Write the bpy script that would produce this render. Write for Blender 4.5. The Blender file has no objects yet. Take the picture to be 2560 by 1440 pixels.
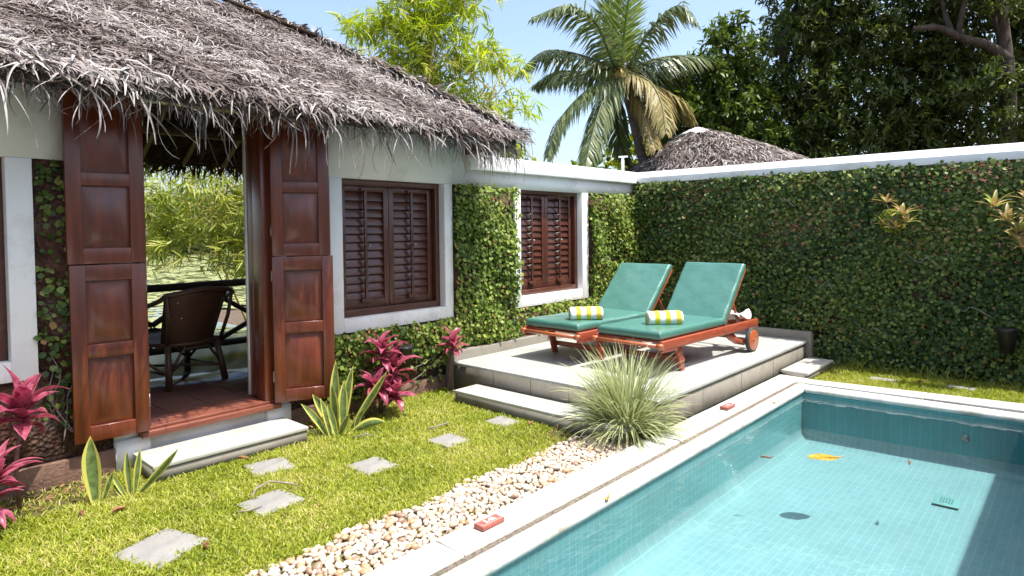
import bpy, math, random
import numpy as np
from mathutils import Vector, Matrix
R_=math.radians
sc=bpy.context.scene
col=sc.collection
# ------------------------------------------------------------ camera, sky, sun, exposure
cam=bpy.data.cameras.new('camera'); camo=bpy.data.objects.new('camera',cam); col.objects.link(camo); sc.camera=camo
cam.sensor_width=36; cam.lens=1598.96/2560*36; cam.shift_y=-(720-625.53)/2560
cam.clip_start=.05; cam.clip_end=600
def cam_rot(yaw,pitch,roll):
    f=Vector((math.cos(yaw)*math.cos(pitch),math.sin(yaw)*math.cos(pitch),-math.sin(pitch)))
    r=Vector((math.sin(yaw),-math.cos(yaw),0)); u=r.cross(f)
    r2=math.cos(roll)*r+math.sin(roll)*u; u2=-math.sin(roll)*r+math.cos(roll)*u
    return Matrix((r2,u2,-f)).transposed()
m4=cam_rot(R_(42.280),R_(1.8015),R_(-.6293)).to_4x4(); m4.translation=(0,0,1.65); camo.matrix_world=m4
SX,SY=-.12,.39                      # horizontal travel of sunlight per metre of fall
w=bpy.data.worlds.new('World'); sc.world=w; w.use_nodes=True
nt=w.node_tree; bg=nt.nodes['Background']
sky=nt.nodes.new('ShaderNodeTexSky'); sky.sky_type='NISHITA'; sky.sun_disc=False
sky.sun_elevation=math.atan(1/math.hypot(SX,SY)); sky.sun_rotation=math.atan2(-SX,-SY)
sky.air_density=1.0; sky.dust_density=3.0; sky.ozone_density=1.0
nt.links.new(sky.outputs[0],bg.inputs[0]); bg.inputs[1].default_value=.15
sun=bpy.data.lights.new('sun','SUN'); sun.energy=3.7; sun.angle=R_(.5); sun.color=(1,.955,.89)
suno=bpy.data.objects.new('sun',sun); col.objects.link(suno)
suno.rotation_euler=Vector((SX,SY,-1)).to_track_quat('-Z','Y').to_euler(); suno.location=(0,-5,12)
sc.view_settings.view_transform='Standard'; sc.view_settings.look='None'; sc.view_settings.gamma=1
sc.view_settings.exposure=1.08
sc.cycles.max_bounces=8; sc.cycles.transparent_max_bounces=16; sc.cycles.sample_clamp_indirect=6; sc.cycles.caustics_reflective=False; sc.cycles.caustics_refractive=False

rng=np.random.default_rng(7); random.seed(7)
# ------------------------------------------------------------ helpers
def tag(o,label=None,cat=None,group=None,kind=None):
    if label: o['label']=label
    if cat: o['category']=cat
    if group: o['group']=group
    if kind: o['kind']=kind
    return o
def empty(name,loc,label,cat,group=None,rz=0):
    o=bpy.data.objects.new(name,None); col.objects.link(o); o.location=loc; o.rotation_euler=(0,0,rz); o.empty_display_size=.1; WL[o.name]=Vector(loc)
    return tag(o,label,cat,group)
WL={}
class MB:
    def __init__(s): s.V=[];s.F=[];s.R=[];s.A=[];s.n=0
    def add(s,v,f,rnd=0.,ac=0.):
        v=np.asarray(v,float); k=len(v)
        by={}
        for q in f: by.setdefault(len(q),[]).append(q)
        for kk,l in by.items(): s.F.append(np.array(l,int)+s.n)
        s.V.append(v); s.R.append(np.broadcast_to(np.asarray(rnd,float),(k,)).copy()); s.A.append(np.broadcast_to(np.asarray(ac,float),(k,)).copy()); s.n+=k
    def box(s,a,b,M=None):
        x0,y0,z0=a;x1,y1,z1=b
        v=np.array([(x0,y0,z0),(x1,y0,z0),(x1,y1,z0),(x0,y1,z0),(x0,y0,z1),(x1,y0,z1),(x1,y1,z1),(x0,y1,z1)],float)
        if M is not None: v=np.array([tuple(M@Vector(p)) for p in v])
        s.add(v,[(0,3,2,1),(4,5,6,7),(0,1,5,4),(1,2,6,5),(2,3,7,6),(3,0,4,7)]); return s
    def prism(s,poly,z0,z1):
        n=len(poly); v=[(x,y,z0) for x,y in poly]+[(x,y,z1) for x,y in poly]
        s.add(v,[tuple(range(n-1,-1,-1)),tuple(range(n,2*n))]+[(i,(i+1)%n,(i+1)%n+n,i+n) for i in range(n)]); return s
    def tube(s,pts,rad,seg=8,rnd=0.,cap=True):
        pts=[Vector(p) for p in pts]; n=len(pts)
        if not hasattr(rad,'__len__'): rad=[rad]*n
        v=[];up=Vector((.13,.21,.97))
        for i,p in enumerate(pts):
            t=(pts[min(i+1,n-1)]-pts[max(i-1,0)]).normalized()
            a=t.cross(up)
            if a.length<.05: a=t.cross(Vector((1,0,0)))
            a.normalize(); b=t.cross(a)
            for k in range(seg):
                th=2*math.pi*k/seg; v.append(tuple(p+(a*math.cos(th)+b*math.sin(th))*rad[i]))
        f=[(i*seg+k,i*seg+(k+1)%seg,(i+1)*seg+(k+1)%seg,(i+1)*seg+k) for i in range(n-1) for k in range(seg)]
        if cap: f+=[tuple(range(seg-1,-1,-1)),tuple((n-1)*seg+k for k in range(seg))]
        s.add(v,f,rnd); return s
    def lathe(s,prof,c=(0,0,0),seg=24,axis='z',closed=False):
        v=[];n=len(prof)
        for r,h in prof:
            for k in range(seg):
                th=2*math.pi*k/seg; a,b=r*math.cos(th),r*math.sin(th)
                p={'z':(a,b,h),'y':(a,h,b),'x':(h,a,b)}[axis]
                v.append((p[0]+c[0],p[1]+c[1],p[2]+c[2]))
        f=[(i*seg+k,i*seg+(k+1)%seg,(i+1)*seg+(k+1)%seg,(i+1)*seg+k) for i in range(n-1) for k in range(seg)]
        f+=[tuple(range(seg-1,-1,-1)),tuple((n-1)*seg+k for k in range(seg))]
        s.add(v,f); return s
    def scatter(s,tv,tf,P,X,N,L,W,ta=None,rnd=None,thick=None):
        tv=np.asarray(tv,float);n=len(P);k=len(tv)
        if n==0: return s
        X=X/np.linalg.norm(X,axis=1,keepdims=True); Y=np.cross(N,X); Y/=np.linalg.norm(Y,axis=1,keepdims=True)+1e-9; Z=np.cross(X,Y)
        L=np.broadcast_to(L,(n,));W=np.broadcast_to(W,(n,)); T=L if thick is None else np.broadcast_to(thick,(n,))
        v=P[:,None,:]+X[:,None,:]*(tv[None,:,0]*L[:,None])[:,:,None]+Y[:,None,:]*(tv[None,:,1]*W[:,None])[:,:,None]+Z[:,None,:]*(tv[None,:,2]*T[:,None])[:,:,None]
        base=s.n+np.arange(n)*k
        by={}
        for q in tf: by.setdefault(len(q),[]).append(q)
        for kk,l in by.items(): s.F.append((base[:,None,None]+np.array(l,int)[None]).reshape(-1,kk))
        s.V.append(v.reshape(-1,3)); r=rng.random(n) if rnd is None else np.broadcast_to(rnd,(n,))
        s.R.append(np.repeat(r,k)); s.A.append(np.tile(np.zeros(k) if ta is None else np.asarray(ta,float),n)); s.n+=n*k; return s
    def build(s,name,mat,parent=None,smooth=False,bevel=0,origin=None,seg=2,local=False):
        V=np.concatenate(s.V) if s.V else np.zeros((0,3))
        if origin is not None: V=V-np.array(origin)
        me=bpy.data.meshes.new(name); me.vertices.add(len(V)); me.vertices.foreach_set('co',V.astype(np.float32).ravel())
        lv=np.concatenate([f.ravel() for f in s.F]); tot=np.concatenate([np.full(len(f),f.shape[1]) for f in s.F])
        st=np.concatenate([[0],np.cumsum(tot)[:-1]])
        me.loops.add(len(lv)); me.loops.foreach_set('vertex_index',lv.astype(np.int32))
        me.polygons.add(len(tot)); me.polygons.foreach_set('loop_start',st.astype(np.int32)); me.polygons.foreach_set('loop_total',tot.astype(np.int32))
        if smooth: me.polygons.foreach_set('use_smooth',np.ones(len(tot),bool))
        for nm,arr in (('rnd',s.R),('ac',s.A)):
            a=np.concatenate(arr)
            if a.any(): at_=me.attributes.new(nm,'FLOAT','POINT'); at_.data.foreach_set('value',a.astype(np.float32))
        me.update(calc_edges=True); me.validate()
        me.materials.append(mat)
        o=bpy.data.objects.new(name,me); col.objects.link(o)
        org=Vector(origin) if origin is not None else Vector((0,0,0))
        if parent is not None:
            o.parent=parent
            if not local: o.location=org-WL.get(parent.name,Vector((0,0,0)))
            else: o.location=org
        else: o.location=org
        WL[o.name]=org
        if bevel:
            b=o.modifiers.new('bevel','BEVEL'); b.width=bevel; b.segments=seg; b.limit_method='ANGLE'; b.harden_normals=False
        return o
def rows(a): return np.atleast_2d(np.asarray(a,float))
def rdir(n): v=rng.normal(size=(n,3)); return v/np.linalg.norm(v,axis=1,keepdims=True)
def ribbon(mb,base,az,el0,L,Wd,droop,seg=7,prof=None,fold=.15,twist=0,rnd=None,wave=0.,tw0=0):
    """curved leaf: starts at elevation el0, bends down by droop radians along its length"""
    p=Vector(base);el=el0;vs=[];ac=[];fs=[]
    prof=prof or (lambda t: math.sin(math.pi*min(1,max(.0,t*.86+.1)))**.8*(1 if t<.98 else .3))
    for i in range(seg+1):
        t=i/seg; d=Vector((math.cos(el)*math.cos(az),math.cos(el)*math.sin(az),math.sin(el)))
        side=Vector((-math.sin(az),math.cos(az),0)); nrm=side.cross(d)
        ta_=tw0+twist*t; side=(side*math.cos(ta_)+nrm*math.sin(ta_)).normalized(); nrm=d.cross(side)*-1
        wd=Wd*prof(t)*.5; wv=wave*math.sin(t*9+az*3)
        up=Vector((0,0,1)) if abs(d.z)<.8 else d.cross(side)*-1
        e=fold*wd*2
        for q,a in ((-1,1),(-.55,.55),(0,0),(.55,.55),(1,1)):
            h=abs(q)*e + wv*q*Wd
            pp=p+side*(wd*q)+ (side.cross(d)*-1)*h; vs.append(tuple(pp)); ac.append(a if t<.97 else 1)
        p=p+d*(L/seg); el-=droop/seg*(0.4+1.2*t)
    for i in range(seg):
        for j in range(4): a=i*5+j; fs.append((a,a+1,a+6,a+5))
    mb.add(vs,fs,random.random() if rnd is None else rnd,ac)
def spl(P,n):
    P=[np.array(p) for p in P]; P=[2*P[0]-P[1]]+P+[2*P[-1]-P[-2]]; o=[]
    m=len(P)-3
    for i in range(m):
        for k in range(n//m):
            t=k/(n//m); a,b_,c,d=P[i:i+4]; o.append(.5*((2*b_)+(c-a)*t+(2*a-5*b_+4*c-d)*t*t+(3*b_-a-3*c+d)*t**3))
    o.append(P[-2]); return np.array(o)
# ------------------------------------------------------------ materials
def nodes(name):
    m=bpy.data.materials.new(name); m.use_nodes=True; t=m.node_tree; return m,t,t.nodes['Principled BSDF']
def ramp(t,fac,cols,pos=None):
    r=t.nodes.new('ShaderNodeValToRGB'); el=r.color_ramp.elements
    n=len(cols); pos=pos or [i/(n-1) for i in range(n)]
    while len(el)<n: el.new(.5)
    for e,c,p in zip(el,cols,pos): e.position=p; e.color=(*c,1)
    t.links.new(fac,r.inputs[0]); return r.outputs[0]
def coord(t,scale=(1,1,1),kind='Object',rot=(0,0,0)):
    c=t.nodes.new('ShaderNodeTexCoord'); mp=t.nodes.new('ShaderNodeMapping'); mp.inputs['Scale'].default_value=scale; mp.inputs['Rotation'].default_value=rot
    t.links.new(c.outputs[kind],mp.inputs[0]); return mp.outputs[0]
def noise(t,scale,vec=None,detail=5,rough=.6,out='Fac'):
    n=t.nodes.new('ShaderNodeTexNoise'); n.inputs['Scale'].default_value=scale; n.inputs['Detail'].default_value=detail; n.inputs['Roughness'].default_value=rough
    t.links.new(vec if vec is not None else coord(t),n.inputs['Vector']); return n.outputs[out]
def mixc(t,fac,a,b,mode='MIX'):
    n=t.nodes.new('ShaderNodeMix'); n.data_type='RGBA'; n.blend_type=mode
    for s_,v in ((n.inputs[0],fac),(n.inputs[6],a),(n.inputs[7],b)):
        if isinstance(v,(int,float)): s_.default_value=v
        elif isinstance(v,tuple): s_.default_value=(*v,1)
        else: t.links.new(v,s_)
    return n.outputs[2]
def bump(t,b,h,strength=.3,dist=.01,prev=None):
    n=t.nodes.new('ShaderNodeBump'); n.inputs['Strength'].default_value=strength; n.inputs['Distance'].default_value=dist
    t.links.new(h,n.inputs['Height'])
    if prev: t.links.new(prev,n.inputs['Normal'])
    t.links.new(n.outputs[0],b.inputs['Normal']); return n.outputs[0]
def mat(name,cols,scale=3,rough=.6,bs=None,bst=.3,bd=.01,vs=(1,1,1),metal=0,pos=None,spec=None,coat=0,stain=None):
    m,t,b=nodes(name); v=coord(t,vs)
    c=ramp(t,noise(t,scale,v),cols,pos or [.3+.4*i/(len(cols)-1) for i in range(len(cols))])
    if stain: c=mixc(t,ramp(t,noise(t,stain[1],None,8,.7),[(0,0,0),(1,1,1)],[stain[2],stain[3]]),c,stain[0])
    t.links.new(c,b.inputs['Base Color']); b.inputs['Roughness'].default_value=rough; b.inputs['Metallic'].default_value=metal
    if spec is not None: b.inputs['Specular IOR Level'].default_value=spec
    b.inputs['Coat Weight'].default_value=coat; b.inputs['Coat Roughness'].default_value=.15
    if bs: bump(t,b,noise(t,bs,v,6),bst,bd)
    return m
def leafmat(name,cols,rough=.45,trans=.35,edge=None,tcol=None,spec=.4,nsc=None):
    m,t,b=nodes(name); a=t.nodes.new('ShaderNodeAttribute'); a.attribute_name='rnd'
    c=ramp(t,a.outputs['Fac'],cols)
    if nsc: c=mixc(t,.6,c,ramp(t,noise(t,nsc),[tuple(x*.55 for x in cols[0]),tuple(min(1,x*1.3) for x in cols[-1])],[.35,.65]))
    if edge:
        a2=t.nodes.new('ShaderNodeAttribute'); a2.attribute_name='ac'
        c=mixc(t,ramp(t,a2.outputs['Fac'],[(0,0,0),(1,1,1)],[edge[1],edge[2]]),c,edge[0])
    t.links.new(c,b.inputs['Base Color']); b.inputs['Roughness'].default_value=rough; b.inputs['Specular IOR Level'].default_value=spec
    tr=t.nodes.new('ShaderNodeBsdfTranslucent'); 
    hs=t.nodes.new('ShaderNodeHueSaturation'); hs.inputs['Saturation'].default_value=1.1; hs.inputs['Value'].default_value=1.25; t.links.new(c,hs.inputs['Color']); t.links.new(hs.outputs[0],tr.inputs[0])
    mx=t.nodes.new('ShaderNodeMixShader'); mx.inputs[0].default_value=trans
    t.links.new(b.outputs[0],mx.inputs[1]); t.links.new(tr.outputs[0],mx.inputs[2]); t.links.new(mx.outputs[0],t.nodes['Material Output'].inputs[0])
    return m
M={}
M['white']=mat('white_paint',[(.76,.76,.74),(.83,.83,.81)],2,.75,60,.12,.004,stain=((.50,.47,.40),2.2,.52,.80))
M['wood']=mat('red_wood',[(.080,.016,.007),(.125,.026,.010),(.175,.040,.014)],4,.32,30,.12,.002,vs=(5,5,.5),coat=.3,stain=((.07,.022,.014),2,.5,.8))
M['woodd']=mat('dark_wood',[(.055,.018,.011),(.11,.035,.02)],4,.38,30,.15,.003,vs=(3,3,6),coat=.25)
M['woodh']=mat('sill_wood',[(.12,.03,.018),(.26,.085,.05)],4,.5,30,.2,.003,vs=(.6,8,8))
M['lwood']=mat('lounger_wood',[(.24,.045,.022),(.36,.08,.035)],5,.4,40,.15,.003,vs=(1,8,8),coat=.2,stain=((.40,.16,.08),6,.6,.75))
M['lwoodb']=mat('lounger_bright_wood',[(.36,.085,.03),(.45,.13,.05)],5,.35,40,.1,.002,vs=(8,1,8),coat=.3)
M['green']=mat('green_vinyl',[(.058,.180,.143),(.078,.21,.17)],3,.38,5,.45,.03,spec=.5,coat=.5)
M['rubber']=mat('rubber',[(.03,.03,.03),(.06,.055,.05)],20,.7)
M['metal']=mat('dull_metal',[(.25,.24,.22),(.4,.38,.34)],20,.4,metal=.8)
M['stone']=mat('white_stone',[(.42,.41,.37),(.56,.55,.51),(.62,.61,.58)],6,.85,120,.7,.007,stain=((.26,.235,.18),4,.50,.74))
M['stonej']=mat('joint_grit',[(.10,.08,.06),(.34,.29,.22)],60,.95,90,1,.02)
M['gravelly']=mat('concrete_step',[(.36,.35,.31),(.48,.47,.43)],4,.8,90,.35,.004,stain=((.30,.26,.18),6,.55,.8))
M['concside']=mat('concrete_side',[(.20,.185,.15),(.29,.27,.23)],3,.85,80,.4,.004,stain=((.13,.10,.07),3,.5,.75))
M['paver']=mat('stepping_slab',[(.20,.197,.185),(.29,.285,.268)],8,.9,70,.5,.006,stain=((.22,.2,.15),9,.55,.75))
M['soil']=mat('soil',[(.05,.032,.018),(.12,.08,.05),(.2,.15,.10)],25,.95,60,1,.02)
M['plinth']=mat('laterite_plinth',[(.13,.07,.05),(.24,.14,.10)],5,.9,50,.8,.012,stain=((.08,.05,.04),3,.5,.7))
M['black']=mat('black_plastic',[(.012,.012,.012),(.03,.03,.032)],9,.35,spec=.6)
M['rattan']=mat('rattan',[(.05,.022,.012),(.10,.045,.022)],30,.5,80,.3,.003)
M['pole']=mat('dark_pole',[(.035,.02,.014),(.075,.04,.028)],8,.6,40,.4,.006)
M['rafter']=mat('rafter_wood',[(.11,.075,.045),(.2,.14,.085)],6,.8,30,.4,.006)
M['bark']=mat('bark',[(.035,.026,.02),(.10,.075,.055)],8,.95,25,1,.03,vs=(1,1,.35))
M['palmbark']=mat('palm_bark',[(.09,.075,.06),(.19,.16,.13)],5,.95,12,1,.04,vs=(1,1,4))
M['cane']=mat('bamboo_cane',[(.25,.2,.05),(.45,.36,.09)],6,.5)
M['stem']=mat('plant_stem',[(.10,.05,.04),(.2,.12,.09)],20,.8)
M['coconut']=mat('coconut',[(.24,.17,.03),(.38,.29,.06)],12,.6,30,.3,.005)
def laterite():
    m,t,b=nodes('laterite'); v=coord(t)
    c=ramp(t,noise(t,14,v,8,.7),[(.030,.013,.008),(.09,.034,.019),(.16,.065,.035)],[.3,.5,.7])
    n2=ramp(t,noise(t,3,v),[(0,0,0),(1,1,1)],[.45,.65]); c=mixc(t,n2,c,(.13,.09,.07))
    t.links.new(c,b.inputs['Base Color']); b.inputs['Roughness'].default_value=.95
    vo=t.nodes.new('ShaderNodeTexVoronoi'); vo.inputs['Scale'].default_value=38; t.links.new(v,vo.inputs['Vector'])
    bump(t,b,vo.outputs['Distance'],.9,.03); return m
M['laterite']=laterite()
def gridmat(name,base1,base2,grout,w,h,mortar,rough,rot=(0,0,0),off=.0,bmp=.2,vary=3,coordk='Object',stain=None,spec=.5):
    m,t,b=nodes(name); v=coord(t,(1,1,1),coordk,rot)
    br=t.nodes.new('ShaderNodeTexBrick'); br.offset=off; br.offset_frequency=2; br.squash=1
    br.inputs['Scale'].default_value=1; br.inputs['Brick Width'].default_value=w; br.inputs['Row Height'].default_value=h; br.inputs['Mortar Size'].default_value=mortar; br.inputs['Mortar Smooth'].default_value=.3
    br.inputs['Color1'].default_value=(*base1,1);br.inputs['Color2'].default_value=(*base2,1);br.inputs['Mortar'].default_value=(*grout,1)
    
    va=t.nodes.new('ShaderNodeVectorMath'); va.operation='MULTIPLY_ADD'; va.inputs[1].default_value=(.012,.012,.012); t.links.new(noise(t,5,v,2,.5,'Color'),va.inputs[0]); t.links.new(v,va.inputs[2])
    t.links.new(va.outputs[0] if 'mosaic' in name else v,br.inputs['Vector'])
    c=mixc(t,ramp(t,noise(t,vary),[(0,0,0),(.5,.5,.5)],[.35,.7]),br.outputs['Color'],tuple(.75*x for x in base1))
    if stain: c=mixc(t,ramp(t,noise(t,stain[1],None,8,.7),[(0,0,0),(1,1,1)],[stain[2],stain[3]]),c,stain[0])
    t.links.new(c,b.inputs['Base Color']); b.inputs['Roughness'].default_value=rough; b.inputs['Specular IOR Level'].default_value=spec
    n=t.nodes.new('ShaderNodeBump'); n.inputs['Strength'].default_value=bmp; n.inputs['Distance'].default_value=.004; n.invert=True
    t.links.new(br.outputs['Fac'],n.inputs['Height']); t.links.new(n.outputs[0],b.inputs['Normal']); return m
M['tilefloor']=gridmat('red_floor_tile',(.085,.042,.036),(.12,.062,.05),(.025,.016,.014),.30,.30,.006,.16,bmp=.4)
M['platfloor']=gridmat('grey_platform_tile',(.40,.41,.385),(.45,.46,.43),(.27,.27,.25),.40,.40,.003,.55,bmp=.15,vary=2,stain=((.28,.29,.27),2.6,.50,.72))
# pool tile
POOLC1,POOLC2,GROUT=(.31,.375,.38),(.35,.41,.415),(.46,.52,.52)
M['poolfloor']=gridmat('pool_mosaic_floor',POOLC1,POOLC2,GROUT,.10,.05,.003,.3,bmp=.05,vary=1.2)
M['poolwallx']=gridmat('pool_mosaic_wall_a',(.17,.33,.34),(.20,.36,.37),(.30,.47,.47),.058,.058,.003,.3,rot=(R_(90),0,0),bmp=.05)
M['poolwally']=gridmat('pool_mosaic_wall_shaded',(.045,.27,.30),(.055,.30,.33),(.14,.40,.42),.075,.60,.003,.3,rot=(0,R_(90),R_(90)),bmp=.05)  # shade of the far wall is put into this darker teal
def water():
    m,t,b=nodes('pool_water'); t.nodes.remove(b)
    tr=t.nodes.new('ShaderNodeBsdfTransparent'); tr.inputs[0].default_value=(.69,.93,.955,1)
    gl=t.nodes.new('ShaderNodeBsdfGlossy'); gl.inputs['Roughness'].default_value=.02
    fr=t.nodes.new('ShaderNodeFresnel'); fr.inputs['IOR'].default_value=1.33
    n1=noise(t,2.8,coord(t,(1,1.6,1)),3,.5); n2=noise(t,14,coord(t,(1,1.3,1)),2,.5)
    bp=t.nodes.new('ShaderNodeBump'); bp.inputs['Strength'].default_value=.14; bp.inputs['Distance'].default_value=.05; t.links.new(n1,bp.inputs['Height'])
    bp2=t.nodes.new('ShaderNodeBump'); bp2.inputs['Strength'].default_value=.10; bp2.inputs['Distance'].default_value=.008; t.links.new(n2,bp2.inputs['Height']); t.links.new(bp.outputs[0],bp2.inputs['Normal'])
    t.links.new(bp2.outputs[0],gl.inputs['Normal']); t.links.new(bp2.outputs[0],fr.inputs['Normal'])
    mx=t.nodes.new('ShaderNodeMixShader'); t.links.new(fr.outputs[0],mx.inputs[0]); t.links.new(tr.outputs[0],mx.inputs[1]); t.links.new(gl.outputs[0],mx.inputs[2])
    df=t.nodes.new('ShaderNodeBsdfDiffuse'); df.inputs[0].default_value=(.80,.88,.86,1); m2=t.nodes.new('ShaderNodeMixShader'); m2.inputs[0].default_value=.012; t.links.new(tr.outputs[0],m2.inputs[1]); t.links.new(df.outputs[0],m2.inputs[2]); t.links.new(m2.outputs[0],mx.inputs[1])   # slightly milky water
    t.links.new(mx.outputs[0],t.nodes['Material Output'].inputs[0]); return m
M['water']=water()
M['pond']=mat('pond_water',[(.09,.10,.05),(.13,.14,.07)],.8,.08,3,.12,.02,spec=.8)
M['lily']=leafmat('lily',[(.24,.26,.08),(.30,.32,.11),(.36,.37,.15)],.5,.1)
M['grass']=leafmat('grass',[(.14,.19,.015),(.26,.32,.022),(.37,.42,.04),(.47,.48,.09),(.55,.47,.22)],.5,.4,spec=.3)
M['lawn']=mat('lawn_ground',[(.08,.085,.02),(.16,.15,.05),(.22,.17,.09)],18,.95,60,.9,.02)
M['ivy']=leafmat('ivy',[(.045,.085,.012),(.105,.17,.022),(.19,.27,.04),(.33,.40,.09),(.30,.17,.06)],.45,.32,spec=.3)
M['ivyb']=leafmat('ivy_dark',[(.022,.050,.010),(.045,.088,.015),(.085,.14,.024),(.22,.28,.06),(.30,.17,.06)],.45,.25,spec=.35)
M['bamboo']=leafmat('bamboo_leaf',[(.16,.25,.02),(.30,.40,.03),(.45,.50,.05),(.55,.52,.12)],.45,.45,spec=.35)
M['bamboo2']=leafmat('bamboo_leaf_shadowed',[(.08,.13,.02),(.22,.28,.04),(.38,.42,.07),(.50,.46,.18)],.45,.4,spec=.35)  # shadows among the leaves put into darker, browner colours
M['palm']=leafmat('palm_leaf',[(.07,.11,.035),(.13,.17,.06),(.26,.27,.13)],.38,.25,spec=.55)
M['palmy']=leafmat('palm_leaf_dry',[(.22,.20,.07),(.34,.28,.11),(.30,.20,.10)],.5,.3)
M['palmn']=leafmat('palm_leaf_new',[(.16,.24,.03),(.28,.35,.04)],.4,.4)
M['tree']=leafmat('tree_leaf',[(.030,.050,.012),(.058,.090,.018),(.11,.145,.03),(.22,.24,.08)],.42,.32,spec=.45)
M['treel']=leafmat('tree_leaf_light',[(.045,.08,.014),(.10,.15,.022),(.20,.26,.045)],.4,.3,spec=.45)
M['shrub']=leafmat('shrub_leaf',[(.10,.17,.02),(.22,.29,.03),(.42,.42,.04)],.45,.35)
M['cord']=leafmat('cordyline_leaf',[(.14,.014,.032),(.33,.035,.085),(.52,.13,.21)],.36,.35,edge=((.50,.16,.20),.75,1.),spec=.5,nsc=22)
M['snake']=leafmat('snake_leaf',[(.11,.17,.05),(.17,.24,.08)],.4,.15,edge=((.58,.55,.12),.56,.62),nsc=30)
M['lily_turf']=leafmat('variegated_grass',[(.24,.29,.11),(.38,.42,.19),(.50,.52,.29)],.45,.3,edge=((.58,.60,.36),.6,.95))
M['croton']=leafmat('bronze_leaf',[(.30,.20,.07),(.42,.30,.14),(.32,.36,.08)],.42,.3)
M['thatch']=leafmat('thatch_blade',[(.055,.040,.035),(.135,.108,.097),(.22,.187,.172),(.32,.285,.268),(.46,.43,.41)],.8,.08,spec=.15)
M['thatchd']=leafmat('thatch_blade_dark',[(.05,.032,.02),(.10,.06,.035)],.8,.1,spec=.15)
M['thatchb']=mat('thatch_body',[(.035,.025,.022),(.10,.075,.068),(.17,.13,.12)],30,.95,50,1,.03)
def flat(name,c,rough=.6): 
    m,t,b=nodes(name); b.inputs['Base Color'].default_value=(*c,1); b.inputs['Roughness'].default_value=rough; return m
M['brick']=mat('terracotta_block',[(.30,.075,.055),(.38,.11,.08)],30,.6,60,.2,.002)
M['letter']=flat('white_lettering',(.75,.73,.7))
M['towelw']=mat('towel_white',[(.74,.74,.72),(.8,.8,.78)],40,.95,150,.6,.006)
M['towely']=mat('towel_yellow',[(.62,.50,.03),(.72,.58,.05)],40,.95,150,.6,.006)
M['yleaf']=leafmat('fallen_leaf_yellow',[(.50,.29,.03),(.60,.36,.05)],.5,.2,nsc=12)
M['dleaf']=leafmat('fallen_leaf_brown',[(.22,.10,.05),(.40,.19,.11)],.6,.15)
M['twig']=mat('twig',[(.17,.14,.12),(.32,.27,.24)],20,.9)
# templates
LEAF=[(0,0,0),(.25,-.42,.03),(.25,.42,.03),(.6,-.5,.05),(.6,.5,.05),(1,0,-.05),(.3,0,-.03),(.62,0,-.02)]
LEAFF=[(0,1,6),(0,6,2),(1,3,7,6),(6,7,4,2),(3,5,7),(7,5,4)]
LANCE=[(0,0,0),(.3,-.5,.0),(.3,.5,.0),(.7,-.35,-.06),(.7,.35,-.06),(1,0,-.18)]
LANCEF=[(0,1,2),(1,3,4,2),(3,5,4)]
BLADE=[(0,-.4,0),(0,.4,0),(.5,-.5,.16),(.5,.5,.16),(1,0,.10)]
BLADEF=[(0,1,3,2),(2,3,4)]
STRIP=[(0,-.35,0),(0,.35,0),(.33,-.5,.05),(.33,.5,.05),(.66,-.45,.04),(.66,.45,.04),(1,-.1,-.03),(1,.1,-.03)]
STRIPF=[(0,1,3,2),(2,3,5,4),(4,5,7,6)]
STRIP2=[(0,-.35,0),(0,.35,0),(.35,-.45,.12),(.35,.55,.13),(.7,-.3,.10),(.7,.6,.12),(.95,.1,-.06),(.97,.3,-.05)]
# ------------------------------------------------------------ ground, lawn, pond
def frame_sheet(name,x0,x1,y0,y1,hx0,hx1,hy0,hy1,z,mt):
    b=MB()
    for (a,c,d,e) in ((x0,x1,hy1,y1),(x0,x1,y0,hy0),(x0,hx0,hy0,hy1),(hx1,x1,hy0,hy1)):
        b.add([(a,d,z),(c,d,z),(c,e,z),(a,e,z)],[(0,1,2,3)])
    return b.build(name,mt)
tag(frame_sheet('ground',-300,300,-300,300,.7,6.85,-.35,2.2,-.06,M['soil']),kind='structure')
b=MB(); b.prism([(-.6,2.52),(4.43,2.52),(4.43,5.02),(-.6,5.02)],-.05,0)
tag(b.build('lawn',M['lawn']),kind='structure')
b=MB(); b.prism([(7.0,-1.4),(8.2,-1.4),(8.2,2.5),(7.0,2.5)],-.05,0)
tag(b.build('side_lawn',M['lawn']),kind='structure')
b=MB(); b.add([(-40,7.9,-.03),(5.2,7.9,-.03),(5.2,14,-.03),(40,30,-.03),(40,54,-.03),(-40,54,-.03)],[(0,1,2,3,4,5)])
tag(b.build('pond_water',M['pond']),kind='structure')
n=30000
b=MB(); yy=9.5+42*rng.random(n)**1.5; xx=-4+yy*.33+(rng.random(n)-.5)*(8+yy*.55)
keep=(np.sin(xx*1.3+yy*.7)+np.sin(yy*1.9-xx*.6)+rng.normal(size=n)*.8)>-.9; keep&=~((yy>5.2)&(xx>5.0)&(yy<14))
xx=xx[keep];yy=yy[keep];n=len(xx)
hexa=[(math.cos(k*math.pi/3.5+.3)*.5,math.sin(k*math.pi/3.5+.3)*.5,0) for k in range(7)]+[(.08,0,0.0)]
P=np.stack([xx,yy,-.02+rng.random(n)*.008],1); th=rng.random(n)*6.28
X=np.stack([np.cos(th),np.sin(th),rng.normal(size=n)*.04],1); N=np.stack([rng.normal(size=n)*.05,rng.normal(size=n)*.05,np.ones(n)],1)
S=(.09+.13*rng.random(n))*(1+(yy-9)/22)
b.scatter(hexa,[(0,1,2,3,4,5,6)],P,X,N,S,S)
tag(b.build('lily_pads',M['lily']),'pale green lily pads crowding the pond beyond the veranda','lily pads',kind='stuff')
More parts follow.
